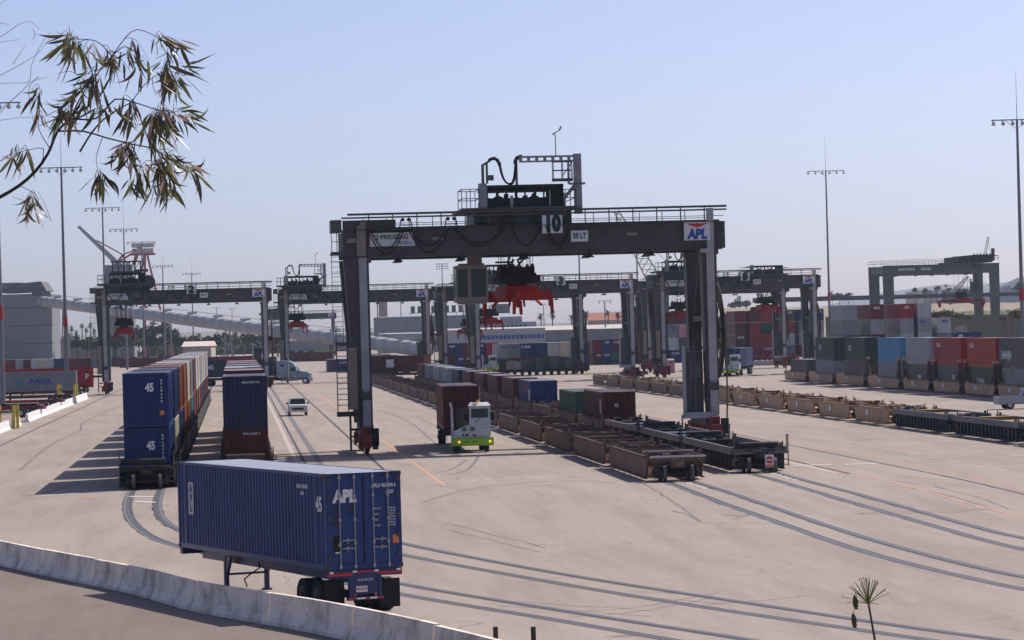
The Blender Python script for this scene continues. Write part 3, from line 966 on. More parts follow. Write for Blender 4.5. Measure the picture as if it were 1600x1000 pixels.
    if sign:
        s = brd(span-1.72, span+.02, 13.62, 14.87, -.46)
        lettering('APL', .88, M['letter_blue'], s, (span-.85, -.47, 14.0), bold=0.055, shear=0.12, sx=.85)
        e = MB()
        c, z = span-.85, 14.6
        for sx in (-1, 1):
            prof = [(c, z-.10), (c+sx*.25, z-.07), (c+sx*.45, z+.02), (c+sx*.75, z+.15), (c+sx*.35, z+.14), (c+sx*.12, z+.10), (c+sx*.05, z+.17), (c, z+.12)]
            if sx < 0: prof = prof[::-1]
            e.prism(prof, -.478, -.461)
        e.prism([(c-.06,z-.18),(c+.06,z-.18),(c,z-.05)], -.478, -.461)
        e.build('eagle_emblem', M['letter_red'], s)
    if preussag:
        s = MB().prism([(.55,13.72),(3.55,13.72),(3.35,14.62),(.55,14.62)][::-1], -.16, -.10).build('sign_board', M['sign_white'], root)
        lettering('Q PREUSSAG', .42, M['letter_black'], s, (1.95, -.17, 14.32), bold=0.012, sx=.95)
        lettering('NOELL', .30, M['letter_blue'], s, (2.85, -.17, 13.93), bold=0.004, sx=1.1)
    for x in (7.2-2.2, 7.2+6, 18.0):
        if abs(x-12.7) > 1.5: MB().box(x-.3, x+.4, -.06, -.035, 14.05, 14.25).build('small_plate', M['beige'], root)
    # flood lamps under the girder
    for i, x in enumerate((2.4, 6.6, 10.8, 15.1, 19.2)):
        for yy in (-.4, 2.2):
            b = MB(); b.hexa([(x-.30,yy-.3,12.66),(x+.30,yy-.3,12.66),(x+.30,yy+.3,12.66),(x-.30,yy+.3,12.66)], [(x-.1,yy-.1,12.88),(x+.1,yy-.1,12.88),(x+.1,yy+.1,12.88),(x-.1,yy+.1,12.88)])
            b.beam((x,yy,12.88), (x,yy+.4 if yy < 0 else yy-1.2,13.1), .06)
            b.build('flood_lamp', M['black'], root)
    # festoon carriers and hanging loops
    b = MB()
    xs = [x for x in (2.95, 5.95, 9.7, 12.1) if True]
    for x in xs:
        b.beam((x-.35,-.36,15.1), (x+.35,-.36,15.1), .08); b.tube((x-.2,-.36,15.45),(x-.2,-.30,15.45),.13,8); b.tube((x+.2,-.36,15.45),(x+.2,-.30,15.45),.13,8)
        b.beam((x-.3,-.36,15.5),(x-.45,-.36,14.8),.07); b.beam((x+.3,-.36,15.5),(x+.45,-.36,14.8),.07)
    def loop(xa, xb, za, dep):
        P = [(xa+(xb-xa)*k/10, -.42, za - dep*(1-(2*k/10-1)**2)) for k in range(11)]
        b.path(P, .045, 5)
    ends = [0.3]+xs+[14.0]
    for a, c in zip(ends, ends[1:]):
        loop(a+.15, c-.15, 14.8, RND.uniform(1.2, 1.75)); loop(a+.3, c-.3, 14.8, RND.uniform(1.0, 1.5))
    b.build('festoon_cable', M['black'], root)
    # trolley
    tr = bpy.data.objects.new('trolley', None); C.objects.link(tr); tr.parent = root; tr.location = (tx, 0, 0)
    b = MB()
    b.box(0, 7.7, -.3, WB+1.2, 15.98, 16.12); b.box(1.0, 7.4, .3, .7, 15.02, 15.9); b.box(1.0, 7.4, WB+.2, WB+.7, 15.02, 15.9)
    for x in (.9, 2.8, 4.6, 6.6):
        b.box(x, x+.2, .8, WB+.2, 15.1, 15.9); b.beam((x,.2,15.05),(x+.8,.2,15.9),.1)
    for x in (1.3, 6.7): b.tube((x,.3,15.12),(x,.7,15.12),.3,10)
    b.build('trolley_frame', D, tr)
    b = MB()
    b.box(1.75, 6.9, .2, WB+.3, 16.13, 16.75); b.box(1.75, 6.9, .2, WB+.3, 17.42, 17.62)
    for i in range(9):
        x = 1.75+i*.63; b.box(x, x+.10+.08*(i % 2), .25, .45, 16.75, 17.42); b.box(x+.2, x+.42, 2+.4*(i%3), 4, 16.75, 16.85+.3*((i*7) % 3)/2)
    b.box(5.9, 6.85, .3, 2.2, 16.75, 17.42)
    b.tube((2.6,.9,16.45),(2.6,3.4,16.45),.48,12); b.tube((5.0,.9,16.45),(5.0,3.4,16.45),.48,12)
    b.build('hoist_machinery', M['black'], tr)
    b = MB()
    b.box(3.3, 3.5, .05, .19, 16.12, 16.9); b.box(5.9,6.0,.05,.19,16.2,17.2); b.box(1.25, 1.75, -.1, 1.0, 16.13, 17.75)
    b.build('machinery_post', M['grey_paint'], tr)
    b = MB(); cage(b, 0.05, 1.2, -.2, 3.2, 16.12, 1.25, .05); cage(b, 6.95, 7.65, -.2, WB, 16.12, 1.1, .05)
    b.build('platform_rail', G_, tr)
    if trolley_style == 'full':
        b = MB()
        b.box(1.45, 1.62, .2, .5, 17.75, 19.0); b.box(1.75, 1.88, .2, .5, 17.75, 19.1); b.beam((1.5,.35,18.95),(2.1,.35,19.3),.2,.14)
        b.box(1.9, 2.25, .2, .5, 17.95, 18.3); b.box(3.72, 3.86, .2, .5, 17.62, 19.2)
        b.build('cable_post', G_, tr)
        b = MB()
        A = [(2.0,.35,19.25),(2.25,.35,19.42),(2.5,.35,19.38),(2.68,.35,19.15),(2.75,.35,18.9)]
        B_ = A + [(2.85,.35,18.5),(3.0,.35,18.1),(3.2,.35,17.78),(3.4,.35,17.72)]
        b.path([(x-2.0+1.95, y, z) for x, y, z in A], .13, 6)
        lp = [(2.55,19.2),(2.68,18.9),(2.75,18.5),(2.88,18.1),(3.08,17.78),(3.3,17.68),(3.5,17.78),(3.62,18.1),(3.68,18.5),(3.72,18.9),(3.75,19.2)]
        b.path([(x, .35, z) for x, z in lp], .075, 6); b.path([(x+.06, .2, z-.06) for x, z in lp], .04, 5)
        b.path([(3.72,.35,19.0),(3.76,.35,19.3),(3.95,.35,19.48),(4.2,.35,19.48)], .15, 6)
        b.build('cable_chain', M['black'], tr)
        b = MB()
        for z0, z1 in ((19.10, 19.20), (19.40, 19.52)): b.box(4.0, 7.9, .2, .55, z0, z1)
        for i in range(8): b.box(4.0+i*.54, 4.18+i*.54, .2, .55, 19.2, 19.4)
        b.box(7.62, 8.12, .1, .6, 15.6, 19.6); b.box(7.2, 7.34, .25, .45, 17.6, 19.1)
        b.beam((6.9,.3,16.6),(7.65,.3,17.5),.22,.22); b.box(6.85,7.0,.2,.5,15.4,16.7); b.box(7.3,8.35,.1,.6,17.55,17.68)
        b.build('boom_frame', M['grey_paint'], tr)
        b = MB(); cage(b, 6.25, 7.5, .2, .9, 17.95, 1.15, .05); b.box(6.2, 7.55, .2, .9, 17.8, 17.98); b.beam((6.9,.3,18.2),(7.5,.3,19.0),.06)
        b.build('hanging_platform', M['steel_dark'], tr)
        b = MB(); b.tube((6.45,.35,19.52),(6.45,.35,20.9),.035,6); b.beam((6.3,.35,20.95),(6.75,.35,21.2),.06); b.beam((6.75,.35,21.2),(6.85,.35,21.45),.10); b.tube((6.35,.35,20.9),(6.35,.35,21.0),.09,6)
        b.build('anemometer', M['steel_mid'], tr)
    elif trolley_style == 'lattice':
        b = MB(); b.box(2.0,6.4,.3,WB,17.6,17.9)
        for i in range(6): b.box(2.2+i*.8, 2.4+i*.8, .3, .6, 17.9, 19.2); b.beam((2.2+i*.8,.4,17.9),(3.0+i*.8,.4,19.2),.1)
        b.box(2.0,6.4,.3,.8,19.15,19.35); b.box(5.5,7.4,.2,.7,17.7,18.1)
        b.tube((7.4,.3,16.2),(7.4,.7,16.2),1.0,14)
        b.build('upper_frame', M['steel_dark'], tr)
    # operator cab
    if cabx is not None:
        b = MB()
        x0, x1, y0, y1, z0, z1 = 0, 2.15, 0, 2.3, 9.9, 12.35
        b.box(x0, x1, y0, y1, z1-.22, z1); b.box(x0, x1, y0, y1, z0, z0+.35)
        for x in (x0, .80, x1-.12):
            for y in (y0, y1-.12): b.box(x, x+(.22 if x == .80 else .12), y, y+.12, z0+.35, z1-.22)
        b.box(x0+.3, x1-.2, y0+.3, y1-.3, z1+.001, z1+.15); b.box(x0+.9, x1-.3, .8, 1.6, z1+.15, zb+.9)
        b.box(x0+.2, x1-.1, y0-.05, y1, z0-.12, z0-.001)
        cb = b.build('operator_cab', M['beige'], root, (cabx, 1.6, 0))
        MB().box(x0+.12, .80, y0+.04, y0+.07, z0+.35, z1-.22).box(1.02, x1-.12, y0+.04, y0+.07, z0+.35, z1-.22).box(x0+.03,x0+.06,.12,y1-.12,z0+.35,z1-.22).box(x1-.06,x1-.03,.12,y1-.12,z0+.35,z1-.22).build('window', M['glass'], cb)
        MB().box(1.0, 1.7, .5, 1.4, z0+.3, z0+1.0).box(.25,.6,.6,1.3,z0+.3,z0+1.5).build('seat', paint((.12,.2,.17), .6, .2, 0), cb)
    if sp_on:
        sx = tx+spx
        sp = build_spreader(root, sx, WB/2, zsp, rz_sp, col or M['orange_red'])
        b = MB()
        for dx in (-1.2, -.95, -.5, -.35, .4, .9, 1.15):
            for dy in (-.8, .8): b.beam((sx+dx*.9, WB/2+dy, zsp+2.1), (sx+dx, WB/2+dy*1.3, 15.3), .035)
        b.build('hoist_rope', M['black'], root)
        b = MB(); b.path([(sx-.5,WB/2,15.0),(sx-.3,WB/2,13.2),(sx-.6,WB/2,12.5),(sx,WB/2,12.2),(sx+.5,WB/2,12.7),(sx+.2,WB/2,13.4)], .07, 6); b.box(sx-1.4,sx-.2,WB/2-.1,WB/2+.1,12.5,12.62)
        b.build('power_cable', M['black'], root)
    return root

CR = {}
c10 = G(575, 710)
gantry(N10L, c10[1], 'large gantry crane number 10 in the middle, its red spreader hanging empty', '10', 6.66, cabx=6.3, rz_sp=0.13, zsp=9.75)
def at_foot(px, py): return G(px, py)
n2, t2 = at_foot(166, 617)
gantry(n2, t2, 'grey gantry crane number 2 over the left container train, with white APL board', '2', -.9, cabx=None, rz_sp=.05, zsp=8.6, col=M['red'], trolley_style='lattice', spx=3.6, mast=False)
na, ta = at_foot(450, 599)
gantry(na, ta, 'grey gantry crane behind the left leg of crane 10, red spreader raised', None, -1.4, rz_sp=.05, zsp=9.0, col=M['red'], spx=3.2)
n3, t3 = at_foot(748, 599)
gantry(n3, t3, 'grey gantry crane number 3 seen under the beam of crane 10', '3', -1.0, rz_sp=.1, zsp=8.6, col=M['red'], spx=3.0, trolley_style='low')
nd, td = at_foot(697, 590)
gantry(nd, td, 'grey gantry crane just behind and left of crane 3, partly hidden by it', None, 1.5, rz_sp=.1, zsp=7.3, col=M['red'], spx=3, sign=False, preussag=False, trolley_style='low')
n8, t8 = at_foot(1038, 590)
gantry(n8, t8, 'grey gantry crane number 8 right of crane 10, in front of the stacked red containers', '8', -.6, rz_sp=.05, zsp=8.9, col=M['red'], spx=3.7)
ne, te = at_foot(1016, 581)
gantry(ne, te, 'grey gantry crane behind crane 8 with its trolley at the right end', None, 16.5, rz_sp=.1, zsp=9.8, col=M['red'], spx=4.2, sign=False, preussag=False, trolley_style='low')
nb, tb = at_foot(416, 560)
gantry(nb, tb, 'farthest small gantry crane seen through the legs left of crane 10', None, -1.0, rz_sp=.1, zsp=8, col=M['red'], spx=3.5, trolley_style='low', preussag=False)

# tall rubber-tyred gantry at the right
def yard_gantry():
    n, t = G(1392, 555)
    root = thing('yard_gantry', 'tall pale grey-green yard gantry on the far right, red spreader under its right end', 'crane', W(n, t), YA)
    m = paint((0.115,0.125,0.12), 0.6, 0.25, 0.04)
    S, WBB, zb, zt = 23.4, 15.0, 17.3, 19.4
    for yy in (0, WBB):
        b = MB()
        b.box(-1.2, S+1.0, yy, yy+.9, zb, zt)
        b.build('girder', m, root)
        for x, w in ((-1.2, 2.3), (S-1.1, 2.1)):
            b = MB(); b.hexa([(x+.2,yy+.02,1.8),(x+w-.1,yy+.02,1.8),(x+w-.1,yy+.88,1.8),(x+.2,yy+.88,1.8)], [(x,yy+.02,zb-.003),(x+w,yy+.02,zb-.003),(x+w,yy+.88,zb-.003),(x,yy+.88,zb-.003)])
            b.build('leg', m, root)
    for x in (-.7, S+.1):
        b = MB(); b.box(x-.3, x+.5, -1, WBB+1.9, 1.0, 1.79); b.build('sill_beam', m, root); MB().box(x-.2, x+.4, .95, WBB-.05, zb+.4, zt-.2).build('end_tie', m, root)
        for yy in (-.5, WBB+1.4):
            for q in (-.9, .9): put(wheel_mesh(.75, .5), 'wheel', root, (x+.1, yy+q*.5, .75), 0, M['tyre'])
    b = MB(); cage(b, -1.2, S-6, -.3, WBB+1.2, zt+.02, 1.1, .06, 14); b.box(-1.2, S+1.1, -.5, -.001, zt-.1, zt); 
    b.build('walkway_rail', M['steel_dark'], root)
    b = MB(); b.box(14.5, 23, .2, WBB+.5, zt+.2, zt+.5); b.box(15.5, 18.5, .5, WBB-1, zt+.5, zt+1.6); b.box(18.8, 23.2, .3, WBB, zt+.5, zt+1.9)
    for i in range(6): b.box(18.9+i*.7, 19.1+i*.7, .1, .29, zt+.5, zt+2.2)
    b.box(22.9, 23.5, .1, .8, zt+.5, zt+3.2); b.box(22.7, 24.0, .1, 1.0, zt+1.5, zt+1.7)
    cage(b, 14.4, 24.3, -.2, 1.0, zt+.5, 1.1, .06, 9)
    b.build('trolley', M['steel_dark'], root)
    b = MB(); b.box(19.0, 20.6, 3, 5, 13.0, 15.4); b.build('operator_cab', M['steel_mid'], root)
    build_spreader(root, 17.6, WBB/2, 10.8, 1.45, M['red'])
    b = MB()
    for dx in (-1.5, -.5, .5, 1.5): b.beam((17.6+dx, WBB/2, 12.6), (17.6+dx, WBB/2, zt+.2), .05)
    b.build('hoist_rope', M['black'], root)
    for x0, x1, txt in ((1.8,5.6,'HYUNDAI'), (7.2,9.4,'40 LT'), (12.6, 13.8, '15')):
        pass
    MB().box(18.1, 20.6, -.05, -.002, 18.2, 19.2).build('sign_board', M['steel_mid'], root)
    for x0, x1 in ((2.2, 5.6), (7.2, 9.2)):
        b = MB()
        x = x0
        while x < x1:
            b.box(x, x+.28, -.03, -.002, 18.2, 18.75); x += .46
        b.build('painted_marking', M['sign_white'], root)
    for q in (1.0, 3.8): MB().box(S-q-.6, S-q+.4, -1.2, -.3, 2.0, 4.6).build('control_cabinet', M['sign_white'], root)
    for x in (1.5, 6, 9.5, 13, 17): MB().box(x-.3, x+.3, .2, .7, zb-.35, zb-.003).build('flood_lamp', M['steel_dark'], root)
    b = MB()
    for s in (-.25, .25): b.beam((22.0+s, 3, zt+1.5), (22.9+s*.6, 3, zt+5.8), .1)
    for i in range(7): b.beam((21.8+i*.13, 3, zt+1.9+i*.6), (22.3+i*.12, 3, zt+2.2+i*.6), .06)
    b.beam((22.8,3,zt+5.8),(23.4,3,zt+1.5),.05)
    b.build('lattice_mast', M['steel_dark'], root)
yard_gantry()

# ------------------------------------------------------------------ blue container on its trailer (foreground)
LC, HC, FL = 13.72, 2.88, 1.02
TB = -0.33
pr, pf = AT(507, 744, 92.4), AT(276, 729.5, 104.9)
dd = (pf - pr); dd.z = 0
rzT = math.atan2(-dd.x, dd.y)
LC = 13.72
lx = Vector((math.cos(rzT), math.sin(rzT), 0))
ly = Vector((-math.sin(rzT), math.cos(rzT), 0))
org = Vector((pr.x, pr.y, FL)) + lx*1.22
ROOFW = paint((0.52,0.54,0.60), 0.45, 0.15, 0.05)  # sunlight on the faded blue roof, put into a near-white colour
BLU = paint((0.019,0.046,0.165), 0.42, 0.3, 0.12, spec=0.25)
BLU2 = paint((0.021,0.050,0.185), 0.40, 0.25, 0.09, spec=0.25)
cont = thing('shipping_container', 'long blue corrugated container with white APL lettering on its doors, riding on the foreground trailer', 'container', org, rzT)
for i, (nm, me) in enumerate(cont_meshes(LC, HC, True)):
    if i == 3: continue
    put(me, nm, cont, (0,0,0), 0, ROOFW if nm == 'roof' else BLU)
for s in (-1, 1):
    b = MB()
    x0, x1 = sorted((s*0.012, s*1.095))
    b.box(x0, x1, .02, .06, .155, HC-.105)
    for z in (.28, .82, 1.36, 1.90, 2.42): b.box(x0+.06, x1-.06, .008, .019, z, z+.30)
    for z in (.62, 1.72): pass
    dr = b.build('door', BLU2, cont)
    b = MB()
    for xx in (s*.30, s*.78):
        b.tube((xx,-.035,.02), (xx,-.035,HC-.02), .018, 8)
        for z in (.05, .75, 1.45, 2.15, HC-.17): b.box(xx-.04, xx+.04, -.055, .007, z, z+.09)
    b.build('locking_rod', M['galv'], dr)
    b = MB()
    for z in (.62, .86):
        b.box(*sorted((s*.30, s*.72)), -.075, -.055, z, z+.035); b.box(s*.55-.02, s*.55+.02, -.075, .0, z-.06, z+.09)
    b.build('door_handle', M['galv'], dr)
    for z in (.3, .9, 1.5, 2.1, 2.6): MB().box(*sorted((s*1.05, s*1.16)), -.03, -.001, z, z+.14).build('hinge', M['steel_dark'], dr)
MB().box(-.012, .012, -.01, .05, .16, HC-.11).build('door_seal', M['black'], cont)
LW = M['letter_white']
lettering('APL', .50, LW, cont, (-.60, -.002, 2.18), bold=.03, sx=.86, shear=.05)
lettering('APLU 465454 6', .155, LW, cont, (.66, -.002, 2.47), sx=.8, bold=.004)
lettering('L5G1', .15, LW, cont, (.86, -.002, 2.27), sx=.8, bold=.004)
for i, (a, bb) in enumerate((('MAX WT','32500 KG'), ('','71650 LB'), ('TARE','4750 KG'), ('','10470 LB'), ('NET','27750 KG'), ('','61180 LB'), ('CU CAP','86.0 CBM'))):
    z = 1.78 - i*.085
    if a: lettering(a, .075, LW, cont, (.42, -.002, z), sx=.9)
    lettering(bb, .075, LW, cont, (.90, -.002, z), sx=.9)
def dia(x, z, r, mat, nm='placard'):
    MB().prism([(x-r,z),(x,z-r),(x+r,z),(x,z+r)], -.006, -.002).build(nm, mat, cont)
for x, z in ((-.86,1.75), (-.40,1.82), (-.88,1.42)): dia(x, z, .17, M['dark_placard'] if 'dark_placard' in M else M.setdefault('dark_placard', plain('dark_placard', (.02,.03,.07), .6)))
MB().box(.92, 1.12, -.008, -.002, .72, .98).build('placard', M['orange'], cont)
MB().box(-.98, -.78, -.008, -.002, .52, 1.02).build('placard', M['black'], cont)
MB().box(-.94, -.80, -.012, -.008, .50, .54).box(-.83, -.79, -.012, -.009, .70, .76).build('reflector', M['white'], cont)
b = MB()
for i in range(6): b.box(-1.0+i*.06, -.97+i*.06, -.012, -.001, HC-.09, HC-.03); b.box(.66+i*.07, .70+i*.07, -.012, -.001, HC-.09, HC-.03)
b.build('header_marks', M['rust'], cont)
for x in (-1.225, 1.225):
    for z in (0.0, HC-.12):
        MB().box(x-.09 if x > 0 else x-.012, x+.012 if x > 0 else x+.09, -.012, .17, z-.004, z+.12).build('corner_casting', M['rust'], cont)
        MB().box(x-.09 if x > 0 else x-.012, x+.012 if x > 0 else x+.09, LC-.17, LC+.012, z-.004, z+.12).build('corner_casting', M['rust'], cont)
lettering('45', .62, LW, cont, (-1.232, .50, 1.94), rz=-math.pi/2, sx=.85, bold=.02)
lettering('APLU 465454', .17, LW, cont, (-1.222, 1.9, 2.45), rz=-math.pi/2, bold=.004)
lettering('4510', .14, LW, cont, (-1.222, 1.9, 2.24), rz=-math.pi/2, bold=.004)
bd = MB().box(-1.222, -1.212, 12.1, 12.62, 1.15, 2.22).build('sign_board', M['offwhite'], cont)
for i, ch in enumerate('APL'): lettering(ch, .36, M['letter_blue'], bd, (-1.224, 12.36, 2.0-i*.32), rz=-math.pi/2, bold=.02, sx=1.2)

ch = thing('trailer_chassis', 'dark blue skeletal trailer chassis standing on its landing legs under the blue APL container', 'trailer', Vector((org.x, org.y, TB)), rzT)
CB = paint((0.03,0.035,0.13), 0.5, 0.3, 0.10)
b = MB()
for x in (-.5, .38): b.box(x, x+.12, .1, LC-.3, .95, 1.32)
for i in range(11): b.box(-.38, .38, .4+i*1.28, .5+i*1.28, 1.0, 1.25)
for y in (.02, LC-.28): b.box(-1.2, 1.2, y, y+.24, 1.12, 1.33)
b.build('chassis_beam', CB, ch)
b = MB(); b.box(-1.2, -.42, .0, .018, 1.17, 1.24).box(.42, 1.2, .0, .018, 1.17, 1.24).box(-.4, .4, -.012, .0, 1.25, 1.30); b.build('red_stripe', M['letter_red'], ch)
b = MB()
for x in (-1.14, -.40, .30, 1.02): b.box(x, x+.12, -.03, .016, 1.25, 1.31)
b.build('marker_lamp', M['white'], ch)
b = MB()
b.box(-.52, -.42, -.02, .12, .50, 1.12); b.box(.42, .52, -.02, .12, .50, 1.12); b.box(-.58, .58, -.03, .10, .42, .52); b.box(-.42, .42, .02, .10, .58, 1.12)
for x in (-.52, .52): b.beam((x,.1,.5), (x,.9,.95), .08)
b.build('rear_bumper', CB, ch)
MB().box(-.58, .58, -.04, -.031, .45, .50).build('red_stripe', M['letter_red'], ch)
MB().box(-.30, -.02, -.045, -.0401, .45, .50).box(.12, .36, -.045, -.0401, .45, .50).build('reflector', M['white'], ch)
pl_ = MB().box(-.30, .06, -.012, .019, .66, .84).build('licence_plate', M['sign_white'], ch)
lettering('4KD9257', .11, M['letter_red'], pl_, (-.12, -.018, .75), sx=.8)
lettering('APLZ 451218', .10, LW, ch, (0, .015, 1.02), sx=.9)
MB().box(-.36,-.31,.0,.019,.54,.60).box(.30,.36,.0,.019,.54,.62).build('tail_lamp', M['orange'], ch)
TY = 'tyre'
def road_wheel(parent, x, y, r, w, m=None, side=1, hub=None):
    b = MB()
    a = min(x, x+side*w)
    b.tube((a+w*.06, y, r), (a+w*.94, y, r), r, 20)
    o = b.build('tyre', M['tyre'], parent)
    b = MB(); xo = x+side*w*.95
    b.tube((min(xo, xo+side*.015), y, r), (max(xo, xo+side*.015), y, r), r*.55, 14); b.tube((min(xo,xo+side*.06), y, r), (max(xo,xo+side*.06), y, r), r*.2, 8)
    b.build('rim', hub or M['offwhite'], o)
    return o
for y in (0.98, 2.20):
    for s in (-1, 1):
        road_wheel(ch, s*.92, y, .50, .28, side=s, hub=M['steel_dark']); road_wheel(ch, s*.60, y, .50, .26, side=s, hub=M['steel_dark'])
    MB().tube((-1.0,y,.5), (1.0,y,.5), .07, 8).build('axle', M['under'], ch)
for s in (-1, 1):
    MB().box(*sorted((s*.58, s*1.22)), .26, .28, .14, 1.0).build('mud_flap', M['black'], ch)
b = MB()
for s in (-1, 1):
    b.box(s*.70-.07, s*.70+.07, 10.4, 10.54, .06, 1.2); b.box(s*.70-.13, s*.70+.13, 10.32, 10.62, .0, .06)
    b.hexa([(s*.7-.05,9.9,1.2),(s*.7+.05,9.9,1.2),(s*.7+.05,10.39,1.2),(s*.7-.05,10.39,1.2)][::-1], [(s*.7-.05,10.33,.6),(s*.7+.05,10.33,.6),(s*.7+.05,10.39,.6),(s*.7-.05,10.39,.6)][::-1])
b.box(-.62, .62, 10.43, 10.50, .55, .62)
b.build('landing_gear', CB, ch)
b = MB(); b.path([(-.5,7.9,1.1),(-.55,7.7,.95),(-.7,8.1,.75),(-.75,8.6,.55),(-.7,8.5,.3)], .022, 6); b.build('air_hose', M['black'], ch)

# ------------------------------------------------------------------ double-stack train at the left
DOORS = None
seq1 = [('blue','blue',13.7), ('navy','cream',12.2), ('rust brown','navy',12.2), ('rust brown','rust brown',12.2), ('cream','rust brown',12.2), ('grey','teal',12.2), ('maroon','dark red',12.2),
        ('white','maroon',12.2), ('cream','rust brown',12.2), ('pale grey','maroon',12.2), ('cream','blue',12.2), ('white','maroon',12.2), ('pale grey','maroon',12.2), ('cream','dark red',12.2)]
t1 = G(230, 765)[1]
gT1 = 'containers stacked two high on the left train'
for i, (up, lo, L) in enumerate(seq1):
    P = 16.2
    t = t1 + i*P
    c = well_car(N1, t, P, 'plate', M['under'], 'dark well car under the %s stack of the left train, from the near end' % ORD[i], 'well cars of the left train', rail=(i == 0), light=M['under'])
    fine = 2 if i < 3 else (1 if i < 7 else 0)
    y = t + (P-L)/2 + (.35 if i == 0 else 0)
    a = container(N1, y, .32, L, 2.9, lo, '%s container at the bottom of the %s stack of the left train' % (lo, ORD[i]), gT1, fine)
    o = container(N1, y, 3.30, L, 2.9, up, '%s container on top of the %s stack of the left train' % (up, ORD[i]), gT1, fine)
    if i == 0:
        a['label'] = 'lower blue container with white 45 at the near end of the left train'
        o['label'] = 'upper blue container with white 45, topmost at the near end of the left train'
        for q, z in ((a, 1.95), (o, 2.1)):
            lettering('45', .62, LW, q, (.22, -.035, z), sx=.72, bold=.025)
            for k in range(7): lettering('APLU4501'[k], .13, LW, q, (.86, -.03, 2.5-k*.19), bold=.01)
        MB().box(.75, .98, -.034, -.026, .62, .86).build('placard', M['orange'], o)
# ------------------------------------------------------------------ second double-stack train
t2_ = G(385, 757)[1]
seq2 = [('dark navy','maroon'), ('dark red','dark red'), ('pale grey','maroon'), ('dark navy','navy'), ('maroon','grey'), ('orange-red','maroon')]
for i, (up, lo) in enumerate(seq2):
    P = 16.2
    t = t2_ + i*P
    well_car(N2, t, P, 'plate', M['rust'], 'rusty well car under the %s stack of the second train from the left' % ORD[i], 'well cars of the second train', rail=(i == 0))
    fine = 2 if i < 1 else 1
    a = container(N2, t+2.3, .32, 12.2, 2.9 if i != 0 else 2.6, lo, '%s container, lower in the %s stack of the second train from the left' % (lo, ORD[i]), 'containers of the second train', fine)
    o = container(N2, t+2.3, 3.24 if i else 2.95, 12.2, 2.9 if i in (0,) else 2.75, up, '%s container, upper in the %s stack of the second train from the left' % (up, ORD[i]), 'containers of the second train', fine)
    if i == 0:
        lettering('APLU 445117 0', .17, LW, o, (.32, -.033, 2.55), bold=.003, sx=.9)
        lettering('TPHU 464401 9', .16, LW, a, (.30, -.033, 2.35), bold=.003, sx=.9)

# ------------------------------------------------------------------ brown empty train (T3)
t3_ = G(1046, 753)[1]
BARM = MB().box(-1.3,1.3,0,.12,0,.14).mesh('cross_bar',[None]); GUIDE = MB().box(-.04,.04,0,.3,0,.35).mesh('guide_post',[None])
DKL = paint((0.17,0.155,0.15), 0.6, 0.35, 0.10)
BRN = paint((0.20,0.118,0.085), 0.8, 0.35, 0.12); BRNT = paint((0.095,0.060,0.045), 0.8, 0.4, 0.15)
for i in range(20):
    w = well_car(N3, t3_+i*18.6, 18.6, 'plate', BRN, '%s empty brown well car from the near end, right of the yard truck' % ORD[i], 'empty brown well cars', light=BRNT)
    if i == 0:
        b = MB()
        b.box(-1.45, 1.45, .05, .13, 1.24, 1.34); b.box(-1.45, 1.3, 3.2, 3.3, 1.42, 1.50)
        b.build('white_rail', M['white_worn'], w)
    for k in range(5):
        y = 3+k*3.0; put(BARM, 'cross_bar', w, (0, y, 1.0+.3*((k*3+i) % 2)), 0, BRNT if k != (i % 5) else DKL)
    put(GUIDE, 'guide_post', w, (-1.42, 4.2, 1.3), 0, BRNT); put(GUIDE, 'guide_post', w, (1.42, 13.2, 1.3), 0, BRNT)
# ------------------------------------------------------------------ fourth train: dark car, then loaded wells
t4_ = G(1186, 739)[1]
DKB = paint((0.024,0.024,0.027), 0.6, 0.3, 0.08); DKL = paint((0.17,0.155,0.15), 0.6, 0.35, 0.10)
tc0 = AT(1000, 622, 4850/21.3); n_, tcon = to_yard(tc0)
P4 = (tcon - 2.9 - t4_)/3
for i in range(3):
    w = well_car(N4, t4_+i*P4, P4, 'rib', DKB, ['dark ribbed well car with a round red and white emblem board at its near end', 'second dark ribbed empty well car, behind the one with the emblem board', 'third dark ribbed empty well car, just ahead of the maroon container'][i],
             'dark ribbed well cars', rail=True, light=DKL)
    if i == 0:
        MB().box(.12, .60, -.30, -.27, .30, .98).build('emblem_board', M['sign_white'], w)
        b = MB(); b.prism([(.36+.19*math.cos(a*math.pi/8), .70+.19*math.sin(a*math.pi/8)) for a in range(16)][::-1], -.31, -.301); b.build('red_disc', M['letter_red'], w)
        MB().box(.20, .52, -.32, -.311, .66, .74).build('white_bar', M['sign_white'], w)
        MB().box(.14, .58, -.31, -.301, .33, .44).build('orange_bar', M['orange'], w)
    if i > 0:
        for q in (3.5, 9): MB().box(-1.1, 1.1, q, q+3, .7, 1.25).build('blue_hatch', paint((0.025,0.045,0.10), .5, .3, .05), w)
seq4 = [('maroon', 0), ('green', 1), (None, 2), ('blue', 3), ('maroon', 4), ('maroon', 5), ('maroon', 6), ('maroon', 7), ('dark navy', 8), ('pale grey', 9), ('pale grey', 10), ('grey', 11), ('dark red', 12)]
L4 = ['maroon container with white vertical lettering, nearest of the loaded wells', 'green container right behind the nearest maroon one', '', 'bright blue container standing in a well between green and maroon ones']
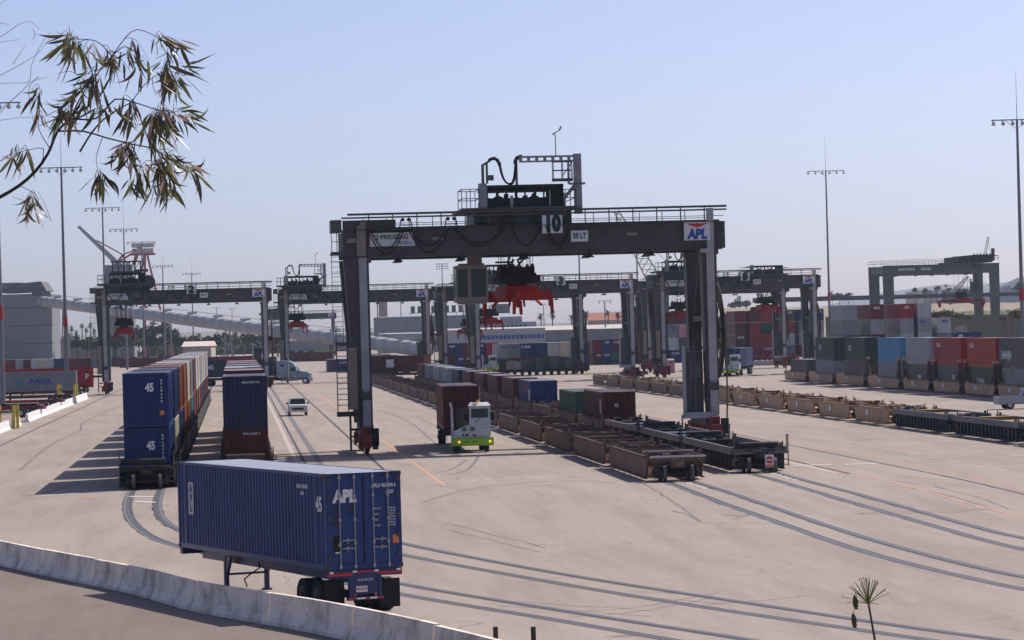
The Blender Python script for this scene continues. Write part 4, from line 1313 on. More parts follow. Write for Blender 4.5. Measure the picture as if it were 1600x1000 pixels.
for col, k in seq4:
    tt = tcon - 2.9 + k*18.6
    well_car(N4, tt, 18.6, 'plate', BRN, '%s well car from the near end of the loaded row behind the dark ribbed cars' % ORD[k], 'loaded brown well cars', light=BRNT)
    if col:
        lab = L4[k] if k < 4 else '%s container in the %s well of the loaded middle row' % (col, ORD[k])
        c = container(N4, tt+2.9, .32, 12.2, 2.6 if k == 1 else 2.9, col, lab, 'single containers in wells of the middle train', 2 if k < 2 else 1)
        if k == 0:
            bd = MB().box(-1.236, -1.226, .9, 1.75, 1.25, 2.35).build('sign_board', M['sign_white'], c)
            for i, q in enumerate('XTRA'): lettering(q, .27, M['letter_red'], bd, (-1.238, 1.32, 2.2-i*.25), rz=-math.pi/2, bold=.02, sx=1.6)
            lettering('45', .4, LW, c, (-.2, -.035, 1.9), bold=.01, sx=.7)
        if k == 3:
            lettering('APL', .9, M['letter_red'], c, (-1.245, 4.0, 1.9), rz=-math.pi/2, bold=.02)
            MB().box(-1.236, -1.226, 1.0, 2.2, 1.1, 2.1).build('sign_board', M['sign_white'], c)

# ------------------------------------------------------------------ tan train (T5)
def t_for(px, n): return T_at(px, n)
n5 = N5 - 1.48
ta = t_for(1394, n5)
TANL = paint((0.30,0.20,0.115), 0.75, 0.35, 0.12); ORG = paint((0.36,0.20,0.07), .7, .4, .15); DKRED = paint((0.16,0.03,0.03), .7, .4, .1)
for i in range(13):
    L = 15.1
    col = M['tan'] if i < 6 else paint((0.24,0.165,0.12), .8, .3, .08)
    w = well_car(N5, ta+i*L, L, 'plate', col, '%s tan empty well car of the right-hand row, counted from the dark ribbed cars' % ORD[i], 'tan empty well cars', light=TANL, placard=i < 6)
    for k in range(4):
        put(BARM, 'cross_bar', w, (0, 2.5+k*2.8, 1.05+.12*((k+i) % 3)), 0, [TANL, M['rust'], TANL, ORG][(k+i) % 4])
    for q in (2.2, L-2.5, .8): put(GUIDE, 'guide_post', w, (-1.42, q, 1.25), 0, [TANL, M['rust']][i % 2])
    MB().box(-.9,.9,L/2-1,L/2+1.2,.9,1.38).build('stowed_rack', [ORG, M['rust'], DKRED][i % 3], w)
    MB().box(-1.2, -.8, L-1.0, L-.6, 1.16, 1.5).build('white_box', M['white_worn'], w)
    MB().box(.5,.9,.5,.9,1.16,1.55).build('brake_box', [M['white_worn'], DKRED, M['rust']][i % 3], w)
BL5 = paint((0.028,0.034,0.055), 0.6, 0.3, 0.06); BL5L = paint((0.13,0.14,0.165), 0.6, 0.35, 0.08)
for i in range(3):
    w = well_car(N5, ta-(i+1)*19.4, 19.4, 'rib', BL5, ['blue-grey ribbed well car coupled to the tan cars', 'second blue-grey ribbed well car, at the right edge', 'third blue-grey ribbed well car, cut off by the right edge'][i], 'blue-grey ribbed well cars', light=BL5L)
    MB().box(-1.2, 1.2, 5, 8, .8, 1.3).build('stowed_rack', TANL, w); MB().box(-1.1,1.1,12,13.2,.9,1.4).build('stowed_rack', ORG, w)
    for q in (.3, 18.6): MB().box(-1.5, -.6, q, q+.35, 1.37, 1.42).build('white_step', M['white_worn'], w)
# ------------------------------------------------------------------ double-stack train at the right (T6)
n6 = N6 - 1.22
fronts = [T_at(1612, n6), T_at(1558, n6), T_at(1503, n6), T_at(1455, n6), T_at(1408, n6), T_at(1353, n6), T_at(1304, n6), T_at(1262, n6)]
seq6 = [('dark grey','grey'), ('orange-red','dark green'), ('red','dark grey'), ('pale grey','dark grey'), ('sky blue','grey'), ('dark green','dark grey'), ('dark green','grey'), (None,'dark grey')]
for i, (up, lo) in enumerate(seq6):
    t = fronts[i]
    P = fronts[i+1]-t if i+1 < len(fronts) else 18
    P = max(P, 14.2)
    L = 12.2
    well_car(N6, t-1.2, P, 'plate', M['tan'], '%s tan well car under the double stacks at the right, counted from the right edge' % ORD[i], 'tan well cars of the right double-stack train', posts=i < 5, placard=True, light=TANL)
    a = container(N6, t, 1.32-1.0, L, 2.6, lo, '%s container at the bottom of the %s stack from the right edge' % (lo, ORD[i]), 'containers of the right double-stack train', 1)
    if up:
        o = container(N6, t, 2.95, L, 2.9, up, '%s container on top of the %s stack from the right edge' % (up, ORD[i]), 'containers of the right double-stack train', 1)
        if i == 0: lettering('HANJIN', 1.15, LW, o, (-1.245, 9.0, 1.2), rz=-math.pi/2, bold=.02)
        if i in (1, 2): lettering('K LINE', .60, LW, o, (-1.245, 10.0, 2.1), rz=-math.pi/2, bold=.01)
        if i in (5, 6): lettering('UAC', .95, LW, o, (-1.245, 9.0, 1.6), rz=-math.pi/2, bold=.01)
    if i == 1: lettering('CHINA', 1.0, LW, a, (-1.245, 6.5, 1.1), rz=-math.pi/2, bold=.01)
    if i == 2: lettering('P&O', .7, LW, a, (-1.245, 3.5, 1.4), rz=-math.pi/2, bold=.01)
    if i == 3: lettering('HMM', .8, LW, a, (-1.245, 5.5, 1.2), rz=-math.pi/2, bold=.01)
# ------------------------------------------------------------------ blocks of stacked containers, far
BR = random.Random(3)
def block(px_list, Y, place, ground_px=None):
    """px_list: (pixel of near left corner, [colours bottom..top])"""
    for px, cols, lab in px_list:
        n_, t_ = to_yard(AT(px, 560, Y))
        for k, c in enumerate(cols):
            if c is None: continue
            lev = ['bottom', 'second', 'third', 'fourth', 'top'][k] if k < len(cols)-1 else 'top'
            o_ = container(n_+1.22, t_, .02+k*2.63, 12.2, 2.6, c, '%s container, %s in the %s column, %s' % (c, lev, lab, place), 'containers stacked: ' + place, 0)
            if BR.random() < .55: lettering(BR.choice(['APL','APL','K LINE','OOCL','NYK']) if c in ('navy','blue','red','dark red','maroon','dark grey','dark navy') else 'NOL', .62, LW if c not in ('white','pale grey','grey','cream') else M['letter_blue'], o_, (BR.uniform(-.4,.3), -.045, 1.95), bold=.02, sx=.9)
block([(1320,['grey','dark grey','grey','pale grey'],'first'), (1362,['grey','maroon','pale grey','dark red'],'second'), (1408,['grey','white','pale grey','red'],'third'),
       (1436,['grey','white','pale grey','white'],'fourth'), (1466,['dark grey','grey','white'],'fifth'), (1492,['navy','blue'],'sixth'), (1512,['navy','blue'],'seventh')], 545, 'block behind the right train')
block([(1150,['maroon','maroon','maroon','dark red'],'first'), (1173,['red','red','red','maroon'],'second'), (1190,['red','red','dark green','red'],'third'), (1212,['blue','maroon','red','dark red'],'fourth'),
       (1226,['grey','white','red','dark grey'],'fifth'), (1250,['red','pale grey','grey','blue'],'sixth'), (1272,['white','white','pale grey','blue'],'seventh')], 690, 'tall block behind crane 8')
block([(1045,['navy','white','grey','maroon'],'first'), (1062,['navy','dark grey','pink','navy'],'second'), (1002,['maroon','blue','pale grey'],'third'), (1016,['dark red','navy','pink','maroon'],'fourth')], 640, 'block between cranes 3 and 8')
block([(778,['dark navy','pale grey'],'first'), (794,['maroon','grey'],'second'), (814,['maroon','navy'],'third'), (836,['dark grey','navy'],'fourth'), (856,['maroon','white'],'fifth'), (876,['maroon','cream'],'sixth'), (900,['dark navy','navy'],'seventh')], 565, 'low block below crane 3')
block([(926,['maroon','dark red'],'first'), (941,['navy','blue'],'second'), (956,['green','maroon'],'third'), (974,['maroon','navy'],'fourth'), (990,['maroon','maroon'],'fifth'), (1020,['maroon','navy'],'sixth')], 640, 'row under the right end of crane 3')
block([(760,['dark red','red'],'first'), (712,['navy','blue'],'second'), (724,['maroon','dark red'],'third'), (740,['navy','blue'],'fourth'), (698,['maroon','dark navy'],'fifth')], 640, 'row behind the left leg of crane 3')
block([(512,['purple'],'first'), (527,['navy'],'second'), (545,['navy'],'third')], 640, 'low group left of the crane 10 ladder')
# left yard: trailers with containers behind the barrier

# ------------------------------------------------------------------ left yard behind the white barrier
def perp_container(px_right, px_y, Y, L, h, col, label, z0=1.2, yaw=0.10, txt=None, fine=1):
    p = AT(px_right, px_y, Y); p.z = z0
    rz = math.pi/2 + yaw          # container's +y runs to the left; its local -x side faces... the camera
    c = container(0, 0, 0, L, h, col, label, 'containers on trailers in the left yard', fine, rz=rz, world=p)
    if txt: lettering(txt[0], txt[1], txt[2], c, (-1.245, L*.62, h*.5), rz=-math.pi/2, shear=.3, bold=.03, sx=1.5)
    return c
p = perp_container(120, 600, 425, 13.7, 2.7, 'grey', 'grey container with dark blue NOL lettering on a trailer, left behind the white barrier', yaw=0.06)
for o_ in [p]:
    o_.rotation_euler[2] = math.pi/2 + 0.06
# long side towards the camera is the local -x side turned to face -y: text there
lettering('NOL', 1.0, M['letter_blue'], p, (-1.245, 4.9, 1.35), rz=-math.pi/2, shear=.3, bold=.04, sx=1.55)
e = MB()
for k in range(4): e.box(-1.25, -1.24, 7.1-k*.02, 8.3-k*.1, .85+k*.28, 1.02+k*.28)
e.build('wave_emblem', plain('teal_print', (.03,.22,.28), .6), p)
p = perp_container(146, 596, 470, 13.7, 2.7, 'red', 'bright red container on a trailer behind the grey NOL one', yaw=0.10)
lettering('P', 1.1, LW, p, (-1.245, .9, 1.3), rz=-math.pi/2, bold=.02); lettering('K', 1.1, LW, p, (-1.245, 4.2, 1.3), rz=-math.pi/2, bold=.02)
def chassis_under(px_right, Y, L, yaw, col, label):
    p = AT(px_right, 600, Y); p.z = 0
    r = thing('trailer_chassis', label, 'trailer', p, math.pi/2+yaw, 'trailer chassis in the left yard')
    b = MB()
    for x in (-.5, .4): b.box(x, x+.12, 0, L, .85, 1.18)
    for y in (0, 3, 6, 9, L-.3): b.box(-1.2, 1.2, y, y+.25, .95, 1.17)
    b.box(-.8,-.7, 9, 9.15, 0, .85); b.box(.7,.8,9,9.15,0,.85)
    b.build('chassis_beam', col, r)
    for y in (1.2, 2.5):
        for s in (-1, 1): road_wheel(r, s*.65, y, .5, .5, side=s)
REDC = paint((0.22,0.02,0.03), .5, .3, .1)
chassis_under(120, 425, 13.7, .06, REDC, 'red trailer chassis under the grey NOL container')
chassis_under(146, 470, 13.7, .10, REDC, 'red trailer chassis under the bright red container')
chassis_under(60, 345, 12.0, -.03, M['under'], 'dark empty trailer chassis behind the nearest red one')
chassis_under(112, 395, 12.0, .0, M['under'], 'dark empty trailer chassis close in front of the grey NOL container')
chassis_under(135, 440, 12.0, .05, M['under'], 'dark empty trailer chassis just left of crane 2')
chassis_under(70, 330, 12.0, .02, REDC, 'empty red trailer chassis right behind the white barrier, nearest')
chassis_under(100, 365, 12.0, .04, REDC, 'empty dark red trailer chassis between the barrier and the NOL container')
for i, (px, c) in enumerate([(5,'orange-red'),(20,'dark red'),(32,'pale grey'),(44,'maroon'),(56,'white'),(70,'cream'),(80,'white'),(92,'navy'),(104,'navy'),(116,'dark red'),(128,'dark red'),(142,'maroon'),(150,'grey')]):
    q = AT(px, 560, 760); q.z = 1.0
    container(0, 0, 0, 12.2, 2.6, c, '%s container, %s from the left in the far row beside the silo building' % (c, ORD[i]), 'far row of containers at the left', 0, rz=YA+.05, world=q)
# white barrier blocks
nb0, tb0 = G(0, 678); nb1, tb1 = G(118, 631)
def kr(px0, px1, lab, H_=.84):
    a, b_ = G(px0, 678-.398*px0), G(px1, 678-.398*px1)
    a, b_ = W(*a), W(*b_)
    L = (b_-a).length
    d = (b_-a).normalized()
    rz = math.atan2(-d.x, d.y)
    o = MB().prism([(-.6,0),(-.6,.12),(-.42,.3),(-.37,H_),(-.15,H_),(-.12,.3),(0,.12),(0,0)][::-1], 0, L).build('concrete_barrier', M['white'], None, a, rz)
    tag(o, lab, 'barrier', 'white barrier blocks in the left yard')
kr(-70, 17, 'white-painted barrier block at the left edge of the photo, nearest of its line')
kr(24, 34, 'short white barrier block between the near yellow posts and the long one')
kr(46, 115, 'longest white-painted barrier block, left yard')
kr(121, 138, 'farthest white barrier block, beside the foot of crane 2')
def guard(px0, px1, ybase, h, lab):
    a = GW(px0, ybase); s = 4850/a.y
    r = thing('bollard_guard', lab, 'guard rail', a, 0, 'yellow guards round the light masts')
    w = (px1-px0)/s
    for x in (0, w, ):
        MB().tube((x,0,0),(x,0,h),.16,10).build('post', M['yellow'], r)
        MB().tube((x,2.2,0),(x,2.2,h),.16,10).build('post', M['yellow'], r)
    MB().box(0, w, -.06, .06, h-.75, h-.5).box(0, w, 2.14, 2.26, h-.75, h-.5).build('bar', M['beige'], r)
guard(91, 117, 629, 2.3, 'yellow post guard round the second light mast from the left edge')
guard(-6, 22, 671, 2.2, 'yellow post guard round the light mast at the left edge')

# ------------------------------------------------------------------ vehicles
def fwd_rz(rz): return rz
def yard_truck(world, rz, label, full=True, green=True):
    r = thing('yard_truck', label, 'truck', world, rz)
    WH = paint((0.56,0.56,0.55), .4, .15, .03)
    b = MB()
    b.hexa([(-.15,.0,1.35),(1.25,.0,1.35),(1.25,1.6,1.35),(-.15,1.6,1.35)], [(-.12,.12,3.05),(1.22,.12,3.05),(1.22,1.5,3.05),(-.12,1.5,3.05)])
    b.hexa([(-.15,-.0,.98),(1.25,-.0,.98),(1.25,1.6,.98),(-.15,1.6,.98)], [(-.15,-.02,1.349),(1.25,-.02,1.349),(1.25,1.6,1.349),(-.15,1.6,1.349)])
    cb = b.build('cab', WH, r)
    MB().hexa([(-.18,-.12,3.051),(1.28,-.12,3.051),(1.28,1.6,3.051),(-.18,1.6,3.051)], [(-.05,.15,3.24),(1.15,.15,3.24),(1.15,1.5,3.24),(-.05,1.5,3.24)]).build('roof', M['white'], r)
    MB().hexa([(-.03,.055,1.98),(1.13,.055,1.98),(1.13,.075,1.98),(-.03,.075,1.98)], [(-.0,.085,2.86),(1.1,.085,2.86),(1.1,.11,2.86),(-.0,.11,2.86)]).build('windscreen', M['glass'], cb)
    MB().box(-.165,-.145,.35,1.3,1.9,2.85).box(1.235,1.26,.35,1.3,1.9,2.85).build('side_window', M['glass'], cb)
    b = MB()
    b.hexa([(-1.3,.0,.98),(-.16,.0,.98),(-.16,2.0,.98),(-1.3,2.0,.98)], [(-1.1,.05,1.35),(-.16,.05,1.75),(-.16,2.0,1.75),(-1.1,2.0,1.35)])
    b.build('hood', WH, r)
    b = MB()
    for x0 in (-.66, -.12, ):
        for k in range(5): b.box(x0+.02, x0+.32, -.035, -.021, 1.42+k*.06, 1.45+k*.06)
    b.box(-.62,-.5,-.03,-.021,1.08,1.22); b.box(-.42,-.25,-.03,-.021,1.08,1.22); b.box(.05,.28,-.03,-.021,1.08,1.18)
    b.build('grille', M['black'], r)
    MB().box(.50,1.12,-.034,-.021,1.40,1.72).build('licence_panel', M['sign_white'], r)
    lettering('YT 214', .16, M['letter_black'], r, (.8, -.038, 1.56))
    MB().box(-1.38,1.42,-.22,.0,.45,.97).box(-1.38,1.42,-.25,-.22,.52,.90).build('bumper', plain('chartreuse', (.30,.52,.035), .5) if green else WH, r)
    for x in (-.85, 1.18): MB().tube((x,-.285,.72),(x,-.252,.72),.085,10).build('headlight', plain('lit_amber', (1.0,.42,.03), .4, 0, .9), r)
    MB().box(-.5,-.22,-.26,-.251,.68,.73).box(.02,.34,-.26,-.251,.68,.73).build('step_slot', M['black'], r)
    MB().tube((-1.26,.6,.9),(-1.26,.6,2.9),.09,8).tube((-1.26,.6,2.9),(-1.36,.6,3.3),.08,8).build('exhaust_pipe', WH, r)
    MB().box(-.9,-.2,2.0,2.1,1.35,2.9).box(-.95,.9,1.6,1.7,.9,1.4).build('headboard', M['steel_dark'], r)
    MB().box(-.5,.5,.3,5.4,.6,.95).box(-1.0,-.5,1.8,3.2,.5,.95).build('frame', M['under'], r)
    MB().tube((.6,.4,3.2),(.6,.4,4.3),.02,5).build('antenna', M['white_worn'], r)
    MB().box(1.28,1.50,.1,.2,2.1,2.6).box(1.25,1.30,.1,.9,2.55,2.59).build('mirror', M['black'], r); MB().box(-.45,-.18,.0,.1,2.1,2.55).build('mirror', M['black'], r)
    MB().box(1.262,1.27,.30,1.35,1.05,2.95).build('door', WH, r)
    MB().beam((.2,.02,1.95),(.75,.03,2.35),.03).build('wiper', M['black'], r)
    MB().box(.2,.7,.6,1.0,1.6,2.5).build('seat', M['rust'], r)
    MB().tube((.5,1.0,3.24),(.5,1.0,3.42),.09,8).build('beacon', plain('amber_beacon', (.7,.3,.03), .4), r)
    for s in (-1, 1):
        road_wheel(r, s*.85, .75, .5, .3, side=s); road_wheel(r, s*.62, 4.2, .5, .55, side=s)
    return r
def far_chassis(world, rz, label, L=12.5, col=None):
    r = thing('trailer_chassis', label, 'trailer', world, rz)
    b = MB()
    for x in (-.5, .4): b.box(x, x+.12, 0, L, .9, 1.3)
    for y in (0, 4, 8, L-.3): b.box(-1.2, 1.2, y, y+.25, 1.0, 1.38)
    b.build('chassis_beam', col or M['under'], r)
    for y in (L-2.6, L-1.3):
        for s in (-1, 1): road_wheel(r, s*.65, y, .5, .55, side=s, hub=M['steel_dark'])
    return r
tw = GW(738, 707)
tyaw = YA - .03
yt = yard_truck(tw, tyaw, 'white yard truck with bright green bumper and lit amber lamps, facing the camera')
ux, uy = Vector((math.cos(tyaw), math.sin(tyaw), 0)), Vector((-math.sin(tyaw), math.cos(tyaw), 0))
far_chassis(tw + uy*4.0 + ux*-.45, tyaw, 'dark trailer chassis pulled by the white and green yard truck', 15.0)
q = tw + uy*4.6 + ux*-.45; q.z = 1.40
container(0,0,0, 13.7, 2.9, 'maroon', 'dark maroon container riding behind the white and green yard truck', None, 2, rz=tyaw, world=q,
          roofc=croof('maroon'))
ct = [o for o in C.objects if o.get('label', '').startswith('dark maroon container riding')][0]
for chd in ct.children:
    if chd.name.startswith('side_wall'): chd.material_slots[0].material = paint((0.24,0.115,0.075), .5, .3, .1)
MB().box(-1.236,-1.226,.5,1.0,.9,1.7).build('sign_board', M['sign_white'], ct)

def pickup(world, rz, label, col):
    r = thing('pickup_truck', label, 'pickup', world, rz)
    b = MB()
    b.hexa([(-.92,.0,.42),(.92,.0,.42),(.92,5.1,.42),(-.92,5.1,.42)], [(-.95,.05,.78),(.95,.05,.78),(.95,5.1,.78),(-.95,5.1,.78)])
    b.hexa([(-.95,.05,.781),(.95,.05,.781),(.95,1.5,.781),(-.95,1.5,.781)], [(-.86,.12,1.06),(.86,.12,1.06),(.88,1.5,1.12),(-.88,1.5,1.12)])
    b.hexa([(-.95,1.5,.781),(.95,1.5,.781),(.95,3.1,.781),(-.95,3.1,.781)], [(-.89,1.5,1.12),(.89,1.5,1.12),(.90,3.1,1.12),(-.90,3.1,1.12)])
    for s in (-1, 1): b.box(*sorted((s*.86, s*.95)), 3.1, 5.1, .781, 1.12)
    b.box(-.86,.86,5.02,5.1,.781,1.12); b.box(-.86,.86,3.1,3.18,.781,1.1)
    b.build('body', col, r)
    b = MB()
    b.hexa([(-.84,1.95,1.64),(.84,1.95,1.64),(.82,2.85,1.64),(-.82,2.85,1.64)], [(-.74,2.0,1.73),(.74,2.0,1.73),(.74,2.8,1.73),(-.74,2.8,1.73)])
    for s in (-1, 1):
        b.beam((s*.84,1.5,1.12),(s*.74,1.98,1.68),.07); b.beam((s*.86,3.05,1.12),(s*.76,2.85,1.68),.08); b.beam((s*.87,2.4,1.12),(s*.77,2.4,1.66),.06)
    b.build('cabin', col, r)
    MB().hexa([(-.80,1.56,1.14),(.80,1.56,1.14),(.80,3.0,1.14),(-.80,3.0,1.14)], [(-.72,1.99,1.635),(.72,1.99,1.635),(.72,2.83,1.635),(-.72,2.83,1.635)]).build('windows', M['glass'], r)
    MB().box(-.55,.55,-.02,.045,.62,.80).build('grille', M['black'], r)
    for s in (-1, 1): MB().box(*sorted((s*.60, s*.86)), -.02,.05,.66,.80).build('headlight', M['chrome'], r)
    MB().box(-.93,.93,-.12,-.001,.38,.56).build('bumper', M['chrome'], r)
    for s in (-1, 1):
        MB().box(*sorted((s*.93, s*1.13)), 1.75,1.85,1.15,1.32).build('mirror', M['black'], r)
        for y in (.95, 4.1): road_wheel(r, s*.70, y, .36, .24, side=s)
    return r
PW = paint((0.66,0.66,0.64), .35, .08, 0.0)
pickup(GW(466, 650), YA, 'white pickup driving towards the camera down the lane left of crane 10', PW)
pickup(GW(1648, 637), YA+math.pi/2, 'silver-grey pickup parked at the right edge among the well cars', paint((0.30,0.32,0.36), .35, .1, 0))

def semi(world, rz, label):
    r = thing('semi_truck', label, 'truck', world, rz)
    PB = paint((0.22,0.29,0.36), .35, .15, .02)
    # local +x is forward
    b = MB()
    b.prism([(-2.9,1.15),(.35,1.15),(.35,2.3),(.15,2.95),(-.25,3.45),(-.9,3.75),(-2.2,3.85),(-2.9,3.8)][::-1], -1.15, 1.15)
    b.build('sleeper_cab', PB, r)
    b = MB(); b.prism([(.351,.95),(2.45,.95),(2.5,1.5),(2.35,1.85),(1.2,2.05),(.351,2.15)][::-1], -.95, .95); b.build('hood', PB, r)
    b = MB()
    for s in (-1, 1): b.prism([(1.1,.9),(1.25,1.25),(1.55,1.4),(2.1,1.4),(2.4,1.2),(2.55,.8),(2.3,.75),(2.1,1.05),(1.6,1.1),(1.35,.8)], s*.96 if s > 0 else -1.2, 1.2 if s > 0 else -.96)
    b.build('fender', PB, r)
    MB().box(-.55, .2, -1.17,-1.151, 2.05, 2.75).box(-.55,.2,1.151,1.17,2.05,2.75).build('side_window', M['glass'], r)
    MB().box(-2.2, -1.7, -1.17,-1.151, 2.9, 3.25).build('sleeper_window', M['glass'], r)
    MB().hexa([(.352,-1.0,2.2),(.40,-1.0,2.2),(.40,1.0,2.2),(.352,1.0,2.2)],[(.16,-1.0,2.9),(.21,-1.0,2.9),(.21,1.0,2.9),(.16,1.0,2.9)]).build('windscreen', M['glass'], r)
    MB().tube((-.85,-1.25,1.0),(-.85,-1.25,4.3),.09,8).build('exhaust_stack', M['chrome'], r)
    MB().box(-2.0,.6,-1.2,-.95,.55,1.0).build('side_fairing', M['grey_paint'], r)
    MB().box(-6.3,2.3,-.45,.45,.65,1.1).build('frame', M['under'], r)
    MB().box(2.45,2.62,-1.15,1.15,.4,.85).build('bumper', M['chrome'], r)
    MB().box(2.5,2.53,-.5,.5,1.0,1.7).build('grille', M['chrome'], r)
    MB().box(.7,.85,-1.4,-1.2,1.9,2.5).build('mirror', M['black'], r)
    def hw(x):
        for s in (-1, 1):
            o = MB().tube((x, s*1.12, .52), (x, s*.78, .52), .52, 20).build('tyre', M['tyre'], r)
            MB().tube((x, s*1.14, .52), (x, s*1.121, .52), .30, 14).build('rim', M['chrome'], o)
    for x in (1.75, -4.3, -5.6): hw(x)
    return r
sw = GW(462, 600)
srz = -.10
semi(sw, srz, 'pale blue long-nose semi truck crossing behind the second train, facing right')
sx_, sy_ = Vector((math.cos(srz), math.sin(srz), 0)), Vector((-math.sin(srz), math.cos(srz), 0))
q = sw - sx_*3.6; 
far_chassis(q + sx_*.6, srz+math.pi/2, 'dark trailer chassis pulled by the pale blue semi truck', 13.4)
q2 = sw - sx_*3.2; q2.z = 1.4
cs = container(0,0,0, 12.2, 2.75, 'dark navy', 'dark navy container carried by the pale blue semi truck', None, 1, rz=srz+math.pi/2, world=q2)
lettering('45', 1.0, LW, cs, (-1.245, 10.4, 1.6), rz=-math.pi/2, bold=.02)

# small far trucks
def far_truck(px, py, label, rz=YA, cont_col=None):
    w = GW(px, py)
    r = yard_truck(w, rz, label)
    if cont_col:
        u = Vector((-math.sin(rz), math.cos(rz), 0)); v = Vector((math.cos(rz), math.sin(rz), 0))
        far_chassis(w+u*4-v*.4, rz, 'trailer chassis behind the ' + label.replace(' right behind the cable reel of crane 10', ' by the cable reel'), 13)
        q = w+u*4.6-v*.4; q.z = 1.4
        container(0,0,0,12.2,2.75,cont_col,'%s container hauled by the %s' % (cont_col, label.replace(' right behind the cable reel of crane 10', ' by the cable reel')), None, 0, rz=rz, world=q)
far_truck(766, 583, 'small white yard truck under the far side of crane 3')
far_truck(1142, 588, 'white and green yard truck right behind the cable reel of crane 10', YA-.32, 'navy')

for px, Yc, yaw, L, col, lab in ((668, 505, 1.02, 12.2, 'maroon', 'maroon container with a white round emblem on a trailer beyond the empty brown cars'), (612, 520, .3, 12.2, 'green', 'dark green container end showing left of the maroon one with the emblem'), (600, 545, .3, 12.2, 'dark red', 'dark red container behind the light-faced leg of crane 10')):
    q = AT(px, 560, Yc); q.z = 0
    far_chassis(q, YA+yaw, 'trailer chassis under the ' + lab[:40].rsplit(' ', 1)[0], L)
    q3 = q.copy(); q3.z = 1.4
    cc = container(0,0,0,L,2.7,col,lab,None,1,rz=YA+yaw,world=q3)
    if px == 668:
        MB().box(-1.25,-1.236,5.6,7.0,.8,2.1).build('sign_board', M['sign_white'], cc)
GSET = [M['under'], M['steel_dark'], M['grey_paint'], M['beige']]
for i in range(11):
    px = 788+i*11.5
    w = GW(px, 588-.027*(px-788))
    r = thing('generator_trailer', '%s from the left of the dark generator trailers parked below crane 3' % ORD[i], 'trailer', w, YA+RND.uniform(-.05,.05), 'dark generator trailers')
    MB().box(-.9,.9,.3,6,.7,1.1).build('frame', M['under'], r)
    MB().box(-.85,.85,0,1.6,1.11,2.3+RND.uniform(0,.9)).box(-.6,.6,2,5,1.11,1.9).build('housing', GSET[(i*3) % 4 if i < 5 else (i % 2)], r)
    for s_ in (-1, 1): road_wheel(r, s_*.6, 1.0, .45, .3, side=s_, hub=M['steel_dark'])
# portable toilet, pink
w = GW(1049, 584)
r = thing('portable_toilet', 'pink portable toilet standing by the left leg of crane 8', 'toilet', w, YA)
PK = paint((0.46,0.20,0.25), .6, .15, 0)
MB().box(-.6,.6,0,1.2,.1,2.2).build('cabin', PK, r); MB().hexa([(-.65,-.05,2.201),(.65,-.05,2.201),(.65,1.25,2.201),(-.65,1.25,2.201)],[(-.4,.2,2.45),(.4,.2,2.45),(.4,1.0,2.45),(-.4,1.0,2.45)]).build('roof', M['offwhite'], r)
MB().box(-.4,.4,-.03,-.001,.2,2.05).build('door', PK, r); MB().box(-.25,.25,-.04,-.031,1.75,1.95).build('vent', M['black'], r)
w = GW(1012, 588)
r = thing('parked_car', 'dark maroon car under the left legs of crane 8', 'car', w, YA+math.pi/2)
b = MB(); b.hexa([(-.85,0,.3),(.85,0,.3),(.85,4.4,.3),(-.85,4.4,.3)],[(-.85,.1,.85),(.85,.1,.85),(.85,4.3,.85),(-.85,4.3,.85)]); b.hexa([(-.8,1.1,.851),(.8,1.1,.851),(.8,3.8,.851),(-.8,3.8,.851)],[(-.65,1.7,1.4),(.65,1.7,1.4),(.65,3.2,1.4),(-.65,3.2,1.4)])
b.build('body', paint((0.12,.05,.06), .3, .1, 0), r)
for s in (-1, 1):
    for y in (.9, 3.5): road_wheel(r, s*.6, y, .33, .22, side=s)

# row of low white blocks and flowering shrubs in front of the tall block
def leafball(name, mats, n, rx, ry, rz_, size, seed, trunk=None):
    R = random.Random(seed); b = MB()
    clumps = [(R.gauss(0,.45)*rx, R.gauss(0,.45)*ry, R.gauss(0,.40)*rz_) for _ in range(max(5, n//45))]
    for i in range(n):
        c = R.choice(clumps); k = .30
        p = Vector((c[0]+R.gauss(0,k*rx), c[1]+R.gauss(0,k*ry), c[2]+R.gauss(0,k*rz_)))
        a = Vector((R.uniform(-1,1),R.uniform(-1,1),R.uniform(-1,1))).normalized()*size*R.uniform(.5,1.3)
        d = a.cross(Vector((R.uniform(-1,1),R.uniform(-1,1),R.uniform(-1,1)))).normalized()*size*.6
        b.add([p-a-d, p+a-d*.4, p+a*.9+d, p-a*.6+d], [(0,1,2,3)], R.randrange(len(mats)))
    return b.mesh(name, mats)
M['leaf_a'] = plain('leaf_dark', (0.040,0.050,0.028), .8); M['leaf_b'] = plain('leaf_mid', (0.070,0.080,0.045), .8); M['leaf_dry'] = plain('leaf_dry', (0.13,0.10,0.05), .9)
M['trunk'] = plain('trunk', (0.10,0.085,0.07), .9); M['flower'] = plain('magenta_flower', (0.35,0.04,0.16), .8); M['palm_leaf'] = plain('palm_leaf', (0.055,0.062,0.035), .8)
bush = leafball('foliage', [M['leaf_a'], M['leaf_b'], M['flower'], M['flower']], 260, 1.3, 1.0, .55, .22, 3)
for i in range(12):
    px = 1152 + i*8.2
    w = GW(px, 572-.027*i*8)
    o = MB().prism([(-.9,0),(-.8,.9),(.8,.9),(.9,0)][::-1], 0, .6).build('white_block', M['white_worn'], None, w, YA)
    tag(o, '%s low white block from the left, at the foot of the tall container block' % ORD[i], 'block', 'row of white blocks')
    w2 = GW(px+2, 569-.027*i*8)
    rt = thing('flowering_shrub', '%s magenta flowering shrub from the left, behind the white blocks' % ORD[i], 'shrub', w2, RND.uniform(0,6), 'magenta flowering shrubs')
    o = put(bush, 'foliage', rt, (0,0,1.2))
    MB().tube((0,0,0),(0,0,1.0),.06,5).build('stem', M['trunk'], rt)

